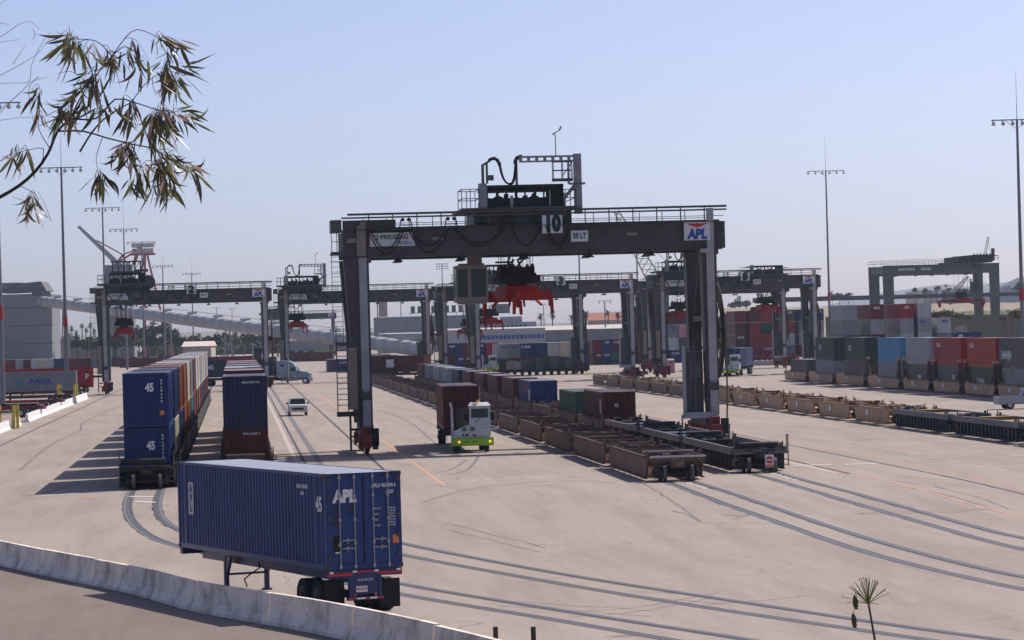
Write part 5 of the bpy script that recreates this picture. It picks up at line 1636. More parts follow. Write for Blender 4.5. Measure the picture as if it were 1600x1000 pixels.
# ------------------------------------------------------------------ people
def person(w, rz, label, vest, trousers, helmet, stride=.25):
    r = thing('person', label, 'person', w, rz)
    V = [(0,0,.95),(0,0,1.15),(0,.0,1.38),(0,0,1.50),(0,.0,1.66),( .20,0,1.40),(.28,.02,1.12),(.27,-.12,.88),(-.20,0,1.40),(-.28,.02,1.12),(-.26,.10,.88),
         (.10,0,.90),(.12,-stride*.5,.48),(.12,-stride,.08),(.12,-stride-.14,.04),(-.10,0,.90),(-.12,stride*.4,.48),(-.12,stride,.08),(-.12,stride-.14,.04),(0,-.01,1.72)]
    E = [(0,1),(1,2),(2,3),(3,4),(4,19),(2,5),(5,6),(6,7),(2,8),(8,9),(9,10),(0,11),(11,12),(12,13),(13,14),(0,15),(15,16),(16,17),(17,18)]
    Rr = [.15,.15,.17,.065,.095,.075,.05,.042,.075,.05,.042,.10,.07,.05,.045,.10,.07,.05,.045,.085]
    me = bpy.data.meshes.new('body'); me.from_pydata(V, E, [])
    o = bpy.data.objects.new('body', me); C.objects.link(o); o.parent = r
    sk = o.modifiers.new('skin', 'SKIN'); sb = o.modifiers.new('sub', 'SUBSURF'); sb.levels = 1; sb.render_levels = 1
    for i, v in enumerate(me.skin_vertices[0].data): v.radius = (Rr[i], Rr[i]); v.use_root = (i == 0)
    m, N, L, B = newmat('clothing')
    tc = N.new('ShaderNodeTexCoord'); sp_ = N.new('ShaderNodeSeparateXYZ'); L.new(tc.outputs['Object'], sp_.inputs[0])
    rr = ramp(N, [(0.0, trousers), (0.93/2, vest), (1.47/2, (0.35,0.20,0.14))], 'CONSTANT')
    mt = N.new('ShaderNodeMath'); mt.operation = 'MULTIPLY'; mt.inputs[1].default_value = .5
    L.new(sp_.outputs[2], mt.inputs[0]); L.new(mt.outputs[0], rr.inputs[0]); L.new(rr.outputs[0], B.inputs['Base Color'])
    me.materials.append(m)
    b = MB()
    for k in range(5):
        a0, a1 = k*.3, (k+1)*.3
        b.tube((0,0,1.70+.12*math.sin(a0)), (0,0,1.70+.12*math.sin(a1)), .125*math.cos(a0), 12, 0, .125*math.cos(a1))
    b.tube((0,0,1.70),(0,0,1.715),.155,12)
    b.build('helmet', plain('helmet', helmet, .4), r)
person(GW(779, 586), .4, 'person in a yellow-green vest walking beside the small white yard truck under crane 3', (.42,.55,.04), (.03,.035,.06), (.7,.7,.7))
person(GW(787, 588), -.8, 'person in dark clothes and white helmet, right of the one in the yellow-green vest', (.05,.06,.10), (.03,.03,.04), (.7,.7,.7), .1)

# ------------------------------------------------------------------ light masts
def mast(pxt, pyt, pxb, pyb, half, label, lamps=6, rod=60, red=False, square=False):
    a = GW(pxb, pyb); s = 4850/a.y
    top = AT(pxt, pyt, a.y).z
    r = thing('light_mast', label, 'light mast', a, 0, 'tall yard light masts')
    wd = max(.16, .30)
    b = MB().tube((0,0,0), (0,0,top), .30, 12, 0, .15); b.build('pole', M['galv_mast'], r)
    h = half/s
    if square:
        b = MB()
        for z in (0, .9, 1.8): b.beam((-h,0,top-z),(h,0,top-z),.10)
        b.build('cross_arm', M['galv_mast'], r)
        for z in (0,.9,1.8):
            for i in range(5): MB().box(-h+i*h/2.2, -h+i*h/2.2+.5, -.3, .1, top-z-.35, top-z+.05).build('lamp', M['steel_mid'], r)
        return r
    b = MB(); b.beam((-h,0,top),(h,0,top),.16,.14)
    for i in range(2): b.beam((0,0,top-1.2),((-1)**i*h*.5,0,top),.05)
    b.build('cross_arm', M['galv_mast'], r)
    for i in range(lamps):
        x = -h+.2+(2*h-.4)*i/(lamps-1)
        b = MB(); b.tube((x,-.15,top-.38),(x,-.45,top-.52),.16,10,0,.26); b.box(x-.1,x+.1,-.1,.1,top-.45,top-.09)
        b.build('lamp', M['lamp'], r)
    if rod: MB().tube((0,0,top),(0,0,top+rod/s),.05,5,0,.015).build('lightning_rod', M['galv_mast'], r)
    if red: MB().tube((0,0,top*.30),(0,0,top*.30+1.6),.335,12).build('red_band', plain('red_band', (.35,.03,.04), .6), r)
    return r
M['galv_mast'] = plain('mast_steel', (0.17,0.17,0.19), .5, .3)
M['lamp'] = plain('lamp_housing', (0.40,0.41,0.42), .35, .4)
mast(-9, 161, 5, 645, 40, 'light mast at the left edge, its lamps cut off by the frame', red=True)
mast(92, 262, 105, 617, 33, 'tall light mast nearest of the left group, behind the yellow guard', red=True)
mast(157, 325, 167, 590, 27, 'light mast rising behind the trolley of crane 2')
mast(190, 358, 199, 578, 22, 'light mast just left of the far red and white crane tower', rod=45)
mast(218, 378, 226, 572, 22, 'light mast hidden behind the far red and white crane tower', rod=0)
mast(252, 415, 258, 565, 16, 'light mast rising over the left half of the crane 2 beam', rod=30)
mast(297, 427, 303, 560, 14, 'light mast rising behind the number 2 board', rod=28)
mast(1291, 267, 1298, 556, 29, 'light mast with six lamps between crane 8 and the pale gantry', rod=58, red=True)
mast(1590, 187, 1600, 590, 40, 'tall light mast at the right edge', rod=78, red=True)
mast(691, 412, 694, 548, 9, 'square cluster light mast behind the left legs of crane 3', square=True)
mast(900, 362, 909, 560, 24, 'light mast rising through the beam of crane 10 left of the 50 LT board', rod=20)
mast(990, 360, 999, 555, 26, 'light mast behind the right half of the crane 10 beam', rod=48)
mast(945, 470, 947, 552, 10, 'thin utility mast behind crane 3, right of its inner leg', rod=0, lamps=2)
mast(849, 475, 851, 540, 5, 'small far light mast beside the palms', rod=0, lamps=3)
mast(338, 480, 340, 545, 6, 'small far light mast below the crane 2 beam', rod=0, lamps=3)
mast(362, 482, 364, 545, 5, 'second small far light mast below the crane 2 beam', rod=0, lamps=3)
mast(626, 470, 628, 545, 10, 'thin mast in front of the long grey warehouse', rod=0, lamps=2)
mast(590, 455, 592, 560, 10, 'thin mast just right of the light-faced left leg of crane 10', rod=0, lamps=2)

# ------------------------------------------------------------------ far buildings and silo, conveyor
SHEET = paint((0.20,0.205,0.225), .7, .15, .02); SHEETD = paint((0.10,0.095,0.105), .7, .2, .03); SHEETL = paint((0.34,0.34,0.36), .7, .12, .02)
def wall_ribs(b, x0, x1, z0, z1, n):
    for i in range(n): x = x0+(x1-x0)*(i+.5)/n; b.box(x-.15, x+.15, -.12, -.002, z0, z1)
Y = 1180
a = AT(0, 560, Y); a.z = 0
s = 4850/Y
r = thing('silo_building', 'tall windowless grey metal-clad silo building at the far left', 'building', a, 0)
zt_ = lambda py: AT(40, py, Y).z
Wd = 86/s
b = MB(); b.prism([(-8,0),(Wd-1,0),(Wd-.6,zt_(461)),(Wd-3,zt_(461)+.4),(-8,zt_(461)+.4)][::-1], 0, 22)
wall_ribs(b, -8, Wd-2, 1, zt_(462), 26)
b.build('wall', SHEET, r)
b = MB()
for py in (481, 509, 537): b.box(-8, Wd-.5, -.2, -.13, zt_(py)-.2, zt_(py)+.15)
b.build('wall_band', SHEETD, r)
b = MB(); b.hexa([(1,-.4,zt_(457)),(Wd-2.4,-.4,zt_(456)),(Wd-2.4,20,zt_(456)),(1,20,zt_(457))],[(6,2,zt_(443)),(Wd-5,2,zt_(440)),(Wd-5,20,zt_(440)),(6,20,zt_(443))])
b.box(Wd-8,Wd-1,-.6,-.45,zt_(462),zt_(456)); b.hexa([(-8,-.4,zt_(455)),(1,-.4,zt_(455)),(1,22,zt_(455)),(-8,22,zt_(455))],[(-8,2,zt_(441)),(8,2,zt_(441)),(8,20,zt_(441)),(-8,20,zt_(441))])
b.build('roof', SHEETD, r)
# conveyor gallery
PA, PB = AT(60, 470, 1185), AT(668, 547, 850)
r = thing('conveyor_gallery', 'long pale round conveyor gallery running down from the silo building behind the cranes', 'conveyor', (0,0,0), 0)
b = MB(); d = PB-PA
N_ = 44
for i in range(N_):
    p, q = PA+d*i/N_, PA+d*(i+1)/N_
    b.tube(p, p+(q-p)*.93, 2.0, 16)
    b.tube(p+(q-p)*.93, q, 2.05, 16)
shade_smooth(b.build('tube', paint((0.40,0.395,0.40), .75, .15, .02), r))
b = MB()
for i in range(0, N_, 3):
    p = PA+d*i/N_; b.box(p.x-1.6, p.x+1.6, p.y-.5, p.y+.5, p.z+2.05, p.z+2.7)
b.path([PA+Vector((0,-.8,3.0)), PB+Vector((0,-.8,3.0))], .08, 5)
b.build('roof_hatch', SHEETL, r)
for i in range(4, N_-14, 7):
    p = PA+d*i/N_
    b = MB(); b.beam((p.x-1.5,p.y,0),(p.x-.6,p.y,p.z-1.8),.5); b.beam((p.x+1.5,p.y,0),(p.x+.6,p.y,p.z-1.8),.5); b.beam((p.x-1.3,p.y,p.z*.4),(p.x+1.3,p.y,p.z*.55),.25)
    b.build('support_tower', SHEET, r)

def shed(px0, px1, pyt, pyb, Y, depth, mat, label, roof=None, rise=0, name='warehouse', ribs=12, win=0):
    a, c = AT(px0, pyb, Y), AT(px1, pyb, Y)
    zt = AT((px0+px1)/2, pyt, Y).z
    z0 = 0
    a.z = z0
    w = c.x-a.x
    r = thing(name, label, 'building', a, 0)
    b = MB().box(0, w, 0, depth, z0, zt); wall_ribs(b, 0, w, z0+.5, zt-.3, ribs); b.build('wall', mat, r)
    MB().hexa([(-.4,-.5,zt+.002),(w+.4,-.5,zt+.002),(w+.4,depth+.4,zt+.002),(-.4,depth+.4,zt+.002)],[(-.3,depth/2-.5,zt+.4+rise),(w+.3,depth/2-.5,zt+.4+rise),(w+.3,depth/2+.5,zt+.4+rise),(-.3,depth/2+.5,zt+.4+rise)]).build('roof', roof or mat, r)
    for i in range(win):
        x = w*(i+.5)/win
        f = MB().box(x-1.1,x+1.1,-.2,-.13,zt*.5-1,zt*.5+1).build('window', M['steel_dark'], r)
        MB().box(x-.9,x+.9,-.24,-.201,zt*.5-.8,zt*.5+.8).build('pane', M['glass'], f)
    return r, w, zt
wh, w, zt = shed(585, 762, 494, 545, 1500, 40, SHEET, 'long grey flat-roofed warehouse behind the left leg of crane 10', ribs=40)
lt = MB(); 
for i in range(9): lt.box(18+i*3.3, 20+i*3.3, 2, 2.4, zt+1.8, zt+5)
lt.box(17,48,2.1,2.3,zt+1.5,zt+1.8)
for i in range(6): lt.box(18+i*5.5,18.2+i*5.5,2.4,2.8,zt+.4,zt+1.5)
lt.build('roof_sign', M['steel_dark'], wh)
MB().box(57, 66, 5, 12, zt+.5, zt+5).build('roof_house', SHEETD, wh)
ck = AT(600, 540, 1620); ck.z = 0
r = thing('chimney', 'square brick-red chimney rising left above the long grey warehouse', 'chimney', ck, 0)
MB().box(-2.2,2.2,0,4,0,AT(600,470,1620).z).build('shaft', paint((0.30,0.21,0.18), .8, .2, 0), r)
MB().box(-2.4,2.4,-.2,4.2,AT(600,470,1620).z,AT(600,468,1620).z).build('cap', SHEETD, r)
shed(592, 700, 521, 548, 1150, 14, SHEETL, 'low pale shed in front of the long grey warehouse', ribs=20, win=10)
shed(846, 1005, 514, 552, 900, 30, SHEET, 'wide low grey warehouse with pale roof behind crane 3', roof=paint((0.50,0.46,0.42), .7, .1, 0), rise=.8, ribs=30)
shed(920, 984, 500, 520, 1350, 14, paint((.42,.33,.28), .8, .15, 0), 'long house with terracotta roof above the wide grey warehouse', roof=paint((.42,.17,.11), .8, .2, 0), rise=3.0, ribs=14, name='house', win=8)
shed(978, 1004, 492, 520, 1320, 14, paint((.45,.40,.34), .8, .15, 0), 'small cream house right of the terracotta-roofed one', roof=paint((.40,.22,.16), .8, .2, 0), rise=2.0, ribs=6, name='house', win=3)
r, w, zt = shed(700, 853, 514, 552, 820, 30, paint((.42,.42,.42), .7, .15, 0), 'pale warehouse with a dark blue name band behind the red spreader of crane 3', ribs=30, win=0)
b = MB()
for i in range(18): b.box(6+i*1.1, 6.8+i*1.1, -.2, -.13, 5.2, 6.3)
b.build('name_band', M['letter_blue'], r)
# white superstructure of a moored ship behind
a = AT(768, 520, 1100); a.z = 0
r = thing('cargo_ship', 'white ship superstructure between the left legs of crane 3 and its red spreader', 'ship', a, 0)
SW = paint((0.34,0.34,0.36), .6, .15, .03)
b = MB(); b.box(-6, 19, 0, 20, 0, 7.4); b.build('hull', paint((0.20,.21,.24), .6, .2, .04), r)
b = MB(); b.box(-2, 16, 2, 14, 7.4, 10.2); b.box(3, 11, 3, 12, 10.2, 12.2); b.build('superstructure', SW, r)
for zz in (8.3,):
    for i in range(8): MB().box(1+i*1.5, 1.8+i*1.5, 1.9 if zz < 10 else 2.9, 1.99 if zz < 10 else 2.99, zz, zz+.9).build('window', M['glass'], r)
MB().box(-6.2,19.2,-.2,-.01,6.9,7.3).build('red_rail', M['letter_red'], r)
shed(286, 330, 541, 556, 900, 14, paint((.40,.36,.32), .8, .15, 0), 'low shed with a sunlit cream roof beyond the left train', roof=paint((.62,.52,.44), .8, .1, 0), rise=1.0, ribs=8)
shed(95, 180, 534, 556, 1300, 20, paint((.24,.20,.17), .8, .2, 0), 'low brown warehouse right of the silo building', ribs=12)
shed(236, 430, 533, 552, 1500, 20, paint((.22,.20,.18), .8, .2, 0), 'long low brownish warehouse below the conveyor gallery', ribs=24)
shed(430, 560, 531, 556, 1350, 20, paint((.26,.25,.25), .8, .2, 0), 'low grey warehouse seen left of crane 10 behind parked trucks', ribs=24)
# parked row of trucks far away (dark and yellow noses)
for i in range(14):
    px = 454+i*4.9
    w = GW(px, 563)
    o = MB().box(-1.1,1.1,0,5,.9,1.4).hexa([(-1.1,0,1.4),(1.1,0,1.4),(1.1,2,1.4),(-1.1,2,1.4)],[(-1.0,.4,3.0),(1.0,.4,3.0),(1.0,2,3.0),(-1.0,2,3.0)])
    r = thing('parked_truck', '%s from the left in the far row of parked truck tractors' % ORD[i], 'truck', w, .3, 'far row of parked truck tractors')
    o.build('body', M['yellow'] if i > 8 else (M['under'] if i % 3 else M['white_worn']), r)
    for x in (-.9, .9): MB().tube((x-.15,1,.5),(x+.15,1,.5),.5,10).build('tyre', M['tyre'], r)
    MB().box(-.9,.9,.1,.3,1.9,2.7).build('windscreen', M['glass'], r)

# far cranes
a = AT(232, 540, 1300); a.z = 0
r = thing('harbour_crane', 'red and white harbour crane tower on the skyline left of the number 2 board', 'crane', a, 0)
zz = lambda py: AT(228, py, 1300).z
RW = paint((.33,.07,.08), .6, .2, .03)
b = MB(); b.beam((-1.5,0,0),(-.5,0,zz(398)),.9); b.beam((9.5,0,0),(.5,0,zz(398)),.8); b.beam((-9,4,0),(-1,4,zz(392)),.8)
for k in range(5): z = zz(430)-k*7; b.beam((-1.2,0,z),(1.5+k*1.6,0,z-2),.35)
b.build('leg', RW, r)
b = MB(); b.box(-6,3.5,-1,6,zz(386),zz(380)); b.box(-5.6,3.2,-1,5,zz(396),zz(388)); b.build('machinery_house', paint((.50,.44,.42), .6, .2, .03), r)
b = MB(); b.beam((-6,2,zz(395)),(-17,2,zz(420)),.7); b.beam((-3,2,zz(386)),(-8,2,zz(440)),1.4); b.box(-7,4,-1.5,-1.1,zz(399),zz(396)); b.build('boom', RW, r)
a = AT(188, 540, 1250); a.z = 0
r = thing('unloader_crane', 'grey box boom of a harbour unloader sloping up to the left above crane 2', 'crane', a, 0)
q = lambda px, py: AT(px, py, 1250) - Vector((a.x, 1250, 0))
b = MB(); p0, p1 = q(193, 412), q(123, 355); b.hexa([p1+Vector((-.8,-1,-.6)),p1+Vector((.6,-1,-1.0)),p1+Vector((.6,1,-1.0)),p1+Vector((-.8,1,-.6))][0:0] or [p0+Vector((-3.2,-1.5,-.5)),p0+Vector((1.0,-1.5,-1.5)),p0+Vector((1.0,1.5,-1.5)),p0+Vector((-3.2,1.5,-.5))],[p1+Vector((-.7,-1.0,.2)),p1+Vector((.7,-1.0,.5)),p1+Vector((.7,1.0,.5)),p1+Vector((-.7,1.0,.2))])
b.build('boom', SHEETL, r)
b = MB(); b.beam(q(150,375), q(192,398), .5); b.beam(q(192,398), q(182,412), .8); b.beam(q(192,398), q(212,390), .5); b.beam(q(192,400),q(200,415),.6); b.build('stay', RW, r)
MB().box(-5,6,-3,6,0,q(188,414).z).build('tower', SHEET, r)
def lattice(px0, py0, px1, py1, Y, w0, w1, mat, label, n=14, base=True):
    p, q_ = AT(px0, py0, Y), AT(px1, py1, Y)
    g0 = Vector((p.x, Y, 0))
    r = thing('lattice_crane', label, 'crane', g0, 0)
    p, q_ = p-g0, q_-g0
    d = (q_-p); u = Vector((d.z,0,-d.x)).normalized()
    b = MB()
    for s in (-1, 1):
        for dy in (-1, 1): b.beam(p+u*s*w0+Vector((0,dy*w0,0)), q_+u*s*w1+Vector((0,dy*w1,0)), .22)
    for i in range(n):
        f, g_ = i/n, (i+1)/n
        wa, wb = w0+(w1-w0)*f, w0+(w1-w0)*g_
        for dy in (-1, 1):
            b.beam(p+d*f+u*wa+Vector((0,dy*wa,0)), p+d*g_-u*wb+Vector((0,dy*wb,0)), .16); b.beam(p+d*f-u*wa+Vector((0,dy*wa,0)), p+d*g_+u*wb+Vector((0,dy*wb,0)), .16)
    b.build('boom', mat, r)
    b = MB(); b.box(-3,3,-2,4,.0,max(2,p.z-.5)); b.build('base', SHEETD, r)
    b = MB(); b.beam(q_, p+Vector((9,0,2)), .15); b.build('stay', mat, r)
PL = paint((.42,.38,.33), .7, .2, .03)
lattice(1030, 452, 963, 330, 1000, 2.4, .8, PL, 'pale lattice crane boom leaning left behind the right end of the crane 10 beam')
lattice(1492, 455, 1512, 432, 1500, 1.2, .5, SHEET, 'thin far lattice crane boom seen through the pale gantry', 8)
lattice(1520, 452, 1516, 436, 1520, .8, .5, SHEET, 'second thin far lattice crane boom through the pale gantry', 6)

# right background: pier, embankment, fence, hill
def strip(name, px0, px1, yt0, yt1, Y, depth, mat, label=None, cat=None, kind=None, z0=0.0):
    a, c = AT(px0, yt0, Y), AT(px1, yt1, Y)
    b = MB(); b.hexa([(a.x,Y,z0),(c.x,Y,z0),(c.x,Y+depth,z0),(a.x,Y+depth,z0)],[(a.x,Y,a.z),(c.x,Y,c.z),(c.x,Y+depth,c.z),(a.x,Y+depth,a.z)])
    o = b.build(name, mat); tag(o, label, cat, None, kind); return o
M['sandbank'] = plain('sand_bank', (0.27,0.225,0.17), .95); M['greenbank'] = plain('green_bank', (0.12,0.125,0.07), .95)
def bank(name, px0, px1, yt0, yt1, Y, run, mat):
    a, c = AT(px0, yt0, Y+run), AT(px1, yt1, Y+run)
    R = random.Random(5); b = MB(); n = 50; vs = []
    for j in range(5):
        for i in range(n+1):
            x = a.x+(c.x-a.x)*i/n; z = (a.z+(c.z-a.z)*i/n)*(j/4 if j < 4 else 1.0) + (R.uniform(-.25,.25) if 0 < j else 0)
            vs.append((x, Y+run*j/4, max(z, 0.01 if j else 0.0)))
    for i in range(n+1): vs.append((a.x+(c.x-a.x)*i/n, Y+run+60, 0))
    b.add(vs, [(j*(n+1)+i, j*(n+1)+i+1, (j+1)*(n+1)+i+1, (j+1)*(n+1)+i) for j in range(5) for i in range(n)])
    return tag(b.build(name, mat), kind='structure')
bank('embankment', 1128, 1720, 482, 470, 860, 120, M['sandbank'])
bank('grass_bank', 1440, 1720, 489, 480, 800, 40, M['greenbank'])
o = strip('pier', 1180, 1720, 465.5, 453.5, 1230, 14, paint((.045,.045,.05), .8, .2, 0), 'long dark elevated pier running level across the right background', 'pier', z0=AT(1400, 467, 1230).z)
o = strip('fence', 1290, 1720, 495, 489, 640, .3, plain('green_fence', (0.15,0.15,0.115), .9), 'dull green windscreen fence behind the stacked containers at the right', 'fence')
M['hill'] = plain('hill', (0.16,0.15,0.16), .95)
def hills(name, Y, pts, mat):
    b = MB(); vs = []
    for px, py in pts:
        p = AT(px, py, Y); vs.append(p); vs.append(Vector((p.x, Y-500, -.5))); vs.append(Vector((p.x, Y+600, -.5)))
    n = len(pts)
    b.add(vs, [(3*i, 3*i+1, 3*i+4, 3*i+3) for i in range(n-1)] + [(3*i+2, 3*i, 3*i+3, 3*i+5) for i in range(n-1)])
    return tag(b.build(name, mat), kind='structure')
hills('hills', 6500, [(1290,478),(1330,466),(1380,457),(1420,452),(1450,447),(1480,444),(1510,447),(1540,444),(1580,440),(1640,436),(1700,445),(1760,470)], M['hill'])
hills('far_coast', 5200, [(-200,534),(0,529),(60,526),(130,524),(220,521),(330,518),(450,515),(560,513),(680,510),(800,507),(920,503),(1040,500),(1150,495),(1290,489),(1400,484),(1800,474)], M['land'])
hh = hills('headland', 2600, [(1555,470),(1572,446),(1590,434),(1620,428),(1680,424),(1760,430)], M['hill'])
# houses on the far slope
HR = random.Random(9)
for i in range(9):
    px = 1425+i*11+HR.uniform(-3,3)
    yb = 458-.027*(px-1425)
    p = AT(px, yb, 1900)
    w_ = HR.uniform(4,9)
    o = MB().box(-w_/2,w_/2,0,8,0,p.z+HR.uniform(.5,2.5)).build('house', plain('pale_house_%d' % (i % 3), [(.42,.38,.33),(.5,.48,.45),(.36,.30,.25)][i % 3], .8), None, (p.x, 1900, 0))
    tag(o, '%s small pale house from the left on the skyline seen through the pale gantry' % ORD[i], 'house', 'small houses on the skyline')

# ------------------------------------------------------------------ trees and palms
def palm_mesh(seed):
    R = random.Random(seed); b = MB()
    for i in range(46):
        a = R.uniform(0, 6.283); el = R.uniform(-.9, 1.1); L = R.uniform(1.5, 2.3)
        p = Vector((0,0,0)); d = Vector((math.cos(a)*math.cos(el), math.sin(a)*math.cos(el), math.sin(el)))
        wv = Vector((-math.sin(a), math.cos(a), 0))*.24
        for k in range(3):
            q = p + d*L/3
            b.add([p-wv*(1-k*.25), p+wv*(1-k*.25), q+wv*(.75-k*.3), q-wv*(.75-k*.3)], [(0,1,2,3)])
            p = q; d = (d+Vector((0,0,-.35))).normalized()
    return b.mesh('crown', [M['palm_leaf']])
PALM = [palm_mesh(i) for i in range(3)]
TREE = [leafball('crown', [M['leaf_a'], M['leaf_b'], M['leaf_a']], 520, 1.6, 1.4, 1.1, .26, 20+i) for i in range(4)]
DRY = leafball('crown', [M['leaf_dry'], M['leaf_b']], 300, 1.8, 1.4, .9, .2, 44)
def palm(px, py, Y, label, k=1.0):
    p = AT(px, py, Y)
    r = thing('palm_tree', label, 'palm', (p.x, Y, 0), RND.uniform(0,6), 'palms on the skyline')
    c = put(PALM[RND.randrange(3)], 'crown', r, (0,0,p.z)); c.scale = (k,k,k)
    MB().tube((0,0,0),(0,0,p.z),.28,6,0,.2).build('trunk', M['trunk'], r)
def tree(px, py, Y, w_px, label, me=None):
    p = AT(px, py, Y); s = 4850/Y; k = w_px/s/3.6
    r = thing('tree', label, 'tree', (p.x, Y, 0), RND.uniform(0,6), 'trees in the background')
    zc = max(p.z, 1.0*k+.3)
    c = put(me or TREE[RND.randrange(4)], 'crown', r, (0,0,zc)); c.scale = (k,k,k)
    MB().tube((0,0,0),(0,0,zc),.22*k,6,0,.1*k).build('trunk', M['trunk'], r)
    for a in range(3): pass
PL_ = [(112,513,'leftmost palm right of the silo building'),(119,520,'shorter palm right of the leftmost one'),(128,509,'tallest palm of the group right of the silo building'),(134,516,'palm leaning right of the tallest one by the silo building'),(141,508,'palm just left of the crane 2 legs'),(108,524,'short palm at the foot of the left group'),(147,518,'palm half hidden by the crane 2 legs')]
for px, py, l in PL_: palm(px, py, 1350, l, 1.0)
for px, py, l in [(863,492,'palm below the right half of the red spreader'),(845,494,'palm left of the one below the spreader'),(893,496,'palm left of the inner leg of crane 3'),(916,491,'palm right of the inner leg of crane 3'),(950,489,'palm above the terracotta roof'),(965,492,'palm right of the one above the terracotta roof'),(1002,480,'flat-topped palm left of crane 8')]: palm(px, py, 1150, l, 1.1)
for i in range(26):
    px = 95+i*13.6+RND.uniform(-4,4)
    tree(px, 538-.027*(px-95)+RND.uniform(-2,3), RND.uniform(1000,1300), RND.uniform(18,34), '%s from the left in the belt of dark trees below the conveyor' % (ORD[i] if i < 24 else ['twenty-fifth','twenty-sixth'][i-24]))
for i, (px, py, w_) in enumerate([(222,520,26),(240,516,24),(258,512,30),(272,522,26),(232,532,26),(262,532,30),(280,534,22),(345,535,16),(352,525,14)]):
    tree(px, py, 1080, w_, '%s of the tall dark trees standing between crane 2 and its light masts' % ORD[i])
for i, (px, py, w_) in enumerate([(1146,476,16),(1156,474,18),(1166,474,16),(1300,462,12),(1312,463,14),(1325,462,12),(1430,453,10),(1445,455,12),(1465,450,10),(1482,452,8),(1478,447,5),(1595,448,20)]):
    tree(px, py, 1500, w_, '%s from the left of the far bushy trees at the right skyline' % ORD[i])
for i, (px, py, w_) in enumerate([(1468,492,28),(1484,490,30),(1500,494,26),(1460,497,20),(1582,490,30),(1596,494,30),(1570,498,18),(1515,497,20)]):
    tree(px, py, 600, w_, '%s from the left of the dry yellowish shrubs at the right fence' % ORD[i], DRY)
a_ = AT(96, 545, 1330); b__ = AT(440, 536, 1330)
tb = MB(); R_ = random.Random(31)
for i in range(9000):
    x = R_.uniform(a_.x, b__.x); zm = 1.5 + 4.2*(.5+.5*math.sin(x*.11)*math.sin(x*.047+1)) + 1.5*math.sin(x*.6)
    p = Vector((x, 1330+R_.uniform(-10,10), R_.uniform(0, max(1.5, zm))))
    a = Vector((R_.uniform(-1,1),R_.uniform(-1,1),R_.uniform(-1,1))).normalized()*.62
    d = a.cross(Vector((R_.uniform(-1,1),R_.uniform(-1,1),R_.uniform(-1,1)))).normalized()*.5
    tb.add([p-a-d, p+a-d*.4, p+a*.9+d, p-a*.6+d], [(0,1,2,3)], R_.randrange(3))
o = tb.build('tree_belt', [M['leaf_a'], M['leaf_b'], M['leaf_dry']])
tag(o, 'continuous belt of dark bushes below the conveyor gallery', 'bushes', None, 'stuff')
for i, (px, c, Yc) in enumerate([(158,'maroon',900),(176,'grey',900),(196,'dark red',880),(214,'maroon',900),(238,'grey',880),(256,'maroon',860),(274,'dark navy',880),(292,'maroon',900),(312,'pale grey',900),(334,'maroon',820),(352,'dark red',820),(370,'maroon',820),(388,'maroon',820),(404,'dark red',820),(424,'dark navy',760),(520,'maroon',900),(505,'grey',900)]):
    q = AT(px, 560, Yc); q.z = 0.02
    container(0,0,0,12.2,2.6,c,'%s container, %s from the left in the far row below the tree belt' % (c, ORD[i]),'far row of containers below the tree belt',0,rz=YA+math.pi/2-.15 if i % 2 else YA,world=q)
# bare tree
p = AT(1518, 540, 560)
r = thing('bare_tree', 'bare pale-branched tree in front of the green fence under the pale gantry', 'tree', (p.x, 560, 0), 0)
b = MB(); R_ = random.Random(4)
def grow(p, d, L, r0, lv):
    q = p + d*L
    b.tube(p, q, r0, 5, 0, r0*.65)
    if lv == 0: return
    for _ in range(3):
        nd = (d + Vector((R_.uniform(-.8,.8), R_.uniform(-.4,.4), R_.uniform(-.2,.5)))).normalized()
        grow(q, nd, L*.68, r0*.6, lv-1)
grow(Vector((0,0,0)), Vector((-.1,0,1)), 2.6, .16, 4)
b.build('branches', plain('pale_bark', (.32,.29,.25), .9), r)

# ------------------------------------------------------------------ gum tree branch at the upper left (close to the camera)
YB = 12.0
def BP(px, py, dy=0.0): return AT(px, py, YB+dy)
gt = thing('gum_tree', 'gum tree whose branch of narrow drooping leaves hangs into the upper left corner', 'tree', (-4.6, 12.0, 6.2), 0)
O = Vector((-4.6, 12.0, 6.2))
M['twig'] = plain('twig', (0.045,0.032,0.03), .7); M['bark'] = plain('gum_bark', (.20,.17,.14), .85)
b = MB()
b.path([(0,0,-.6),(.05,0,.6),(.15,.05,1.6),(.10,.1,2.8),(-.1,.1,4.2),(-.3,0,5.6)], .20, 10, 0, .08)
b.path([(.15,.05,1.4),(1.0,.02,1.45),(1.9,0,1.62)] , .05, 8, 0, .032)
b.build('trunk', M['bark'], gt)
b = MB()
def limb(px, r0, r1, dys=None, nm='branch', mt='twig'):
    pts = spline([BP(x, y, (dys or 0)*(i/len(px))) for i, (x, y) in enumerate(px)], .03)
    MB().path([p-O for p in pts], r0, 6, 0, r1).build(nm, M[mt], gt)
    return pts
st = Vector(b.v[0]) if b.v else None
e0 = BP(-30,322)-O
b.path([Vector((1.9,0,1.62)), Vector((1.95,0,1.75)), e0], .032, 8, 0, .016)
TW = []
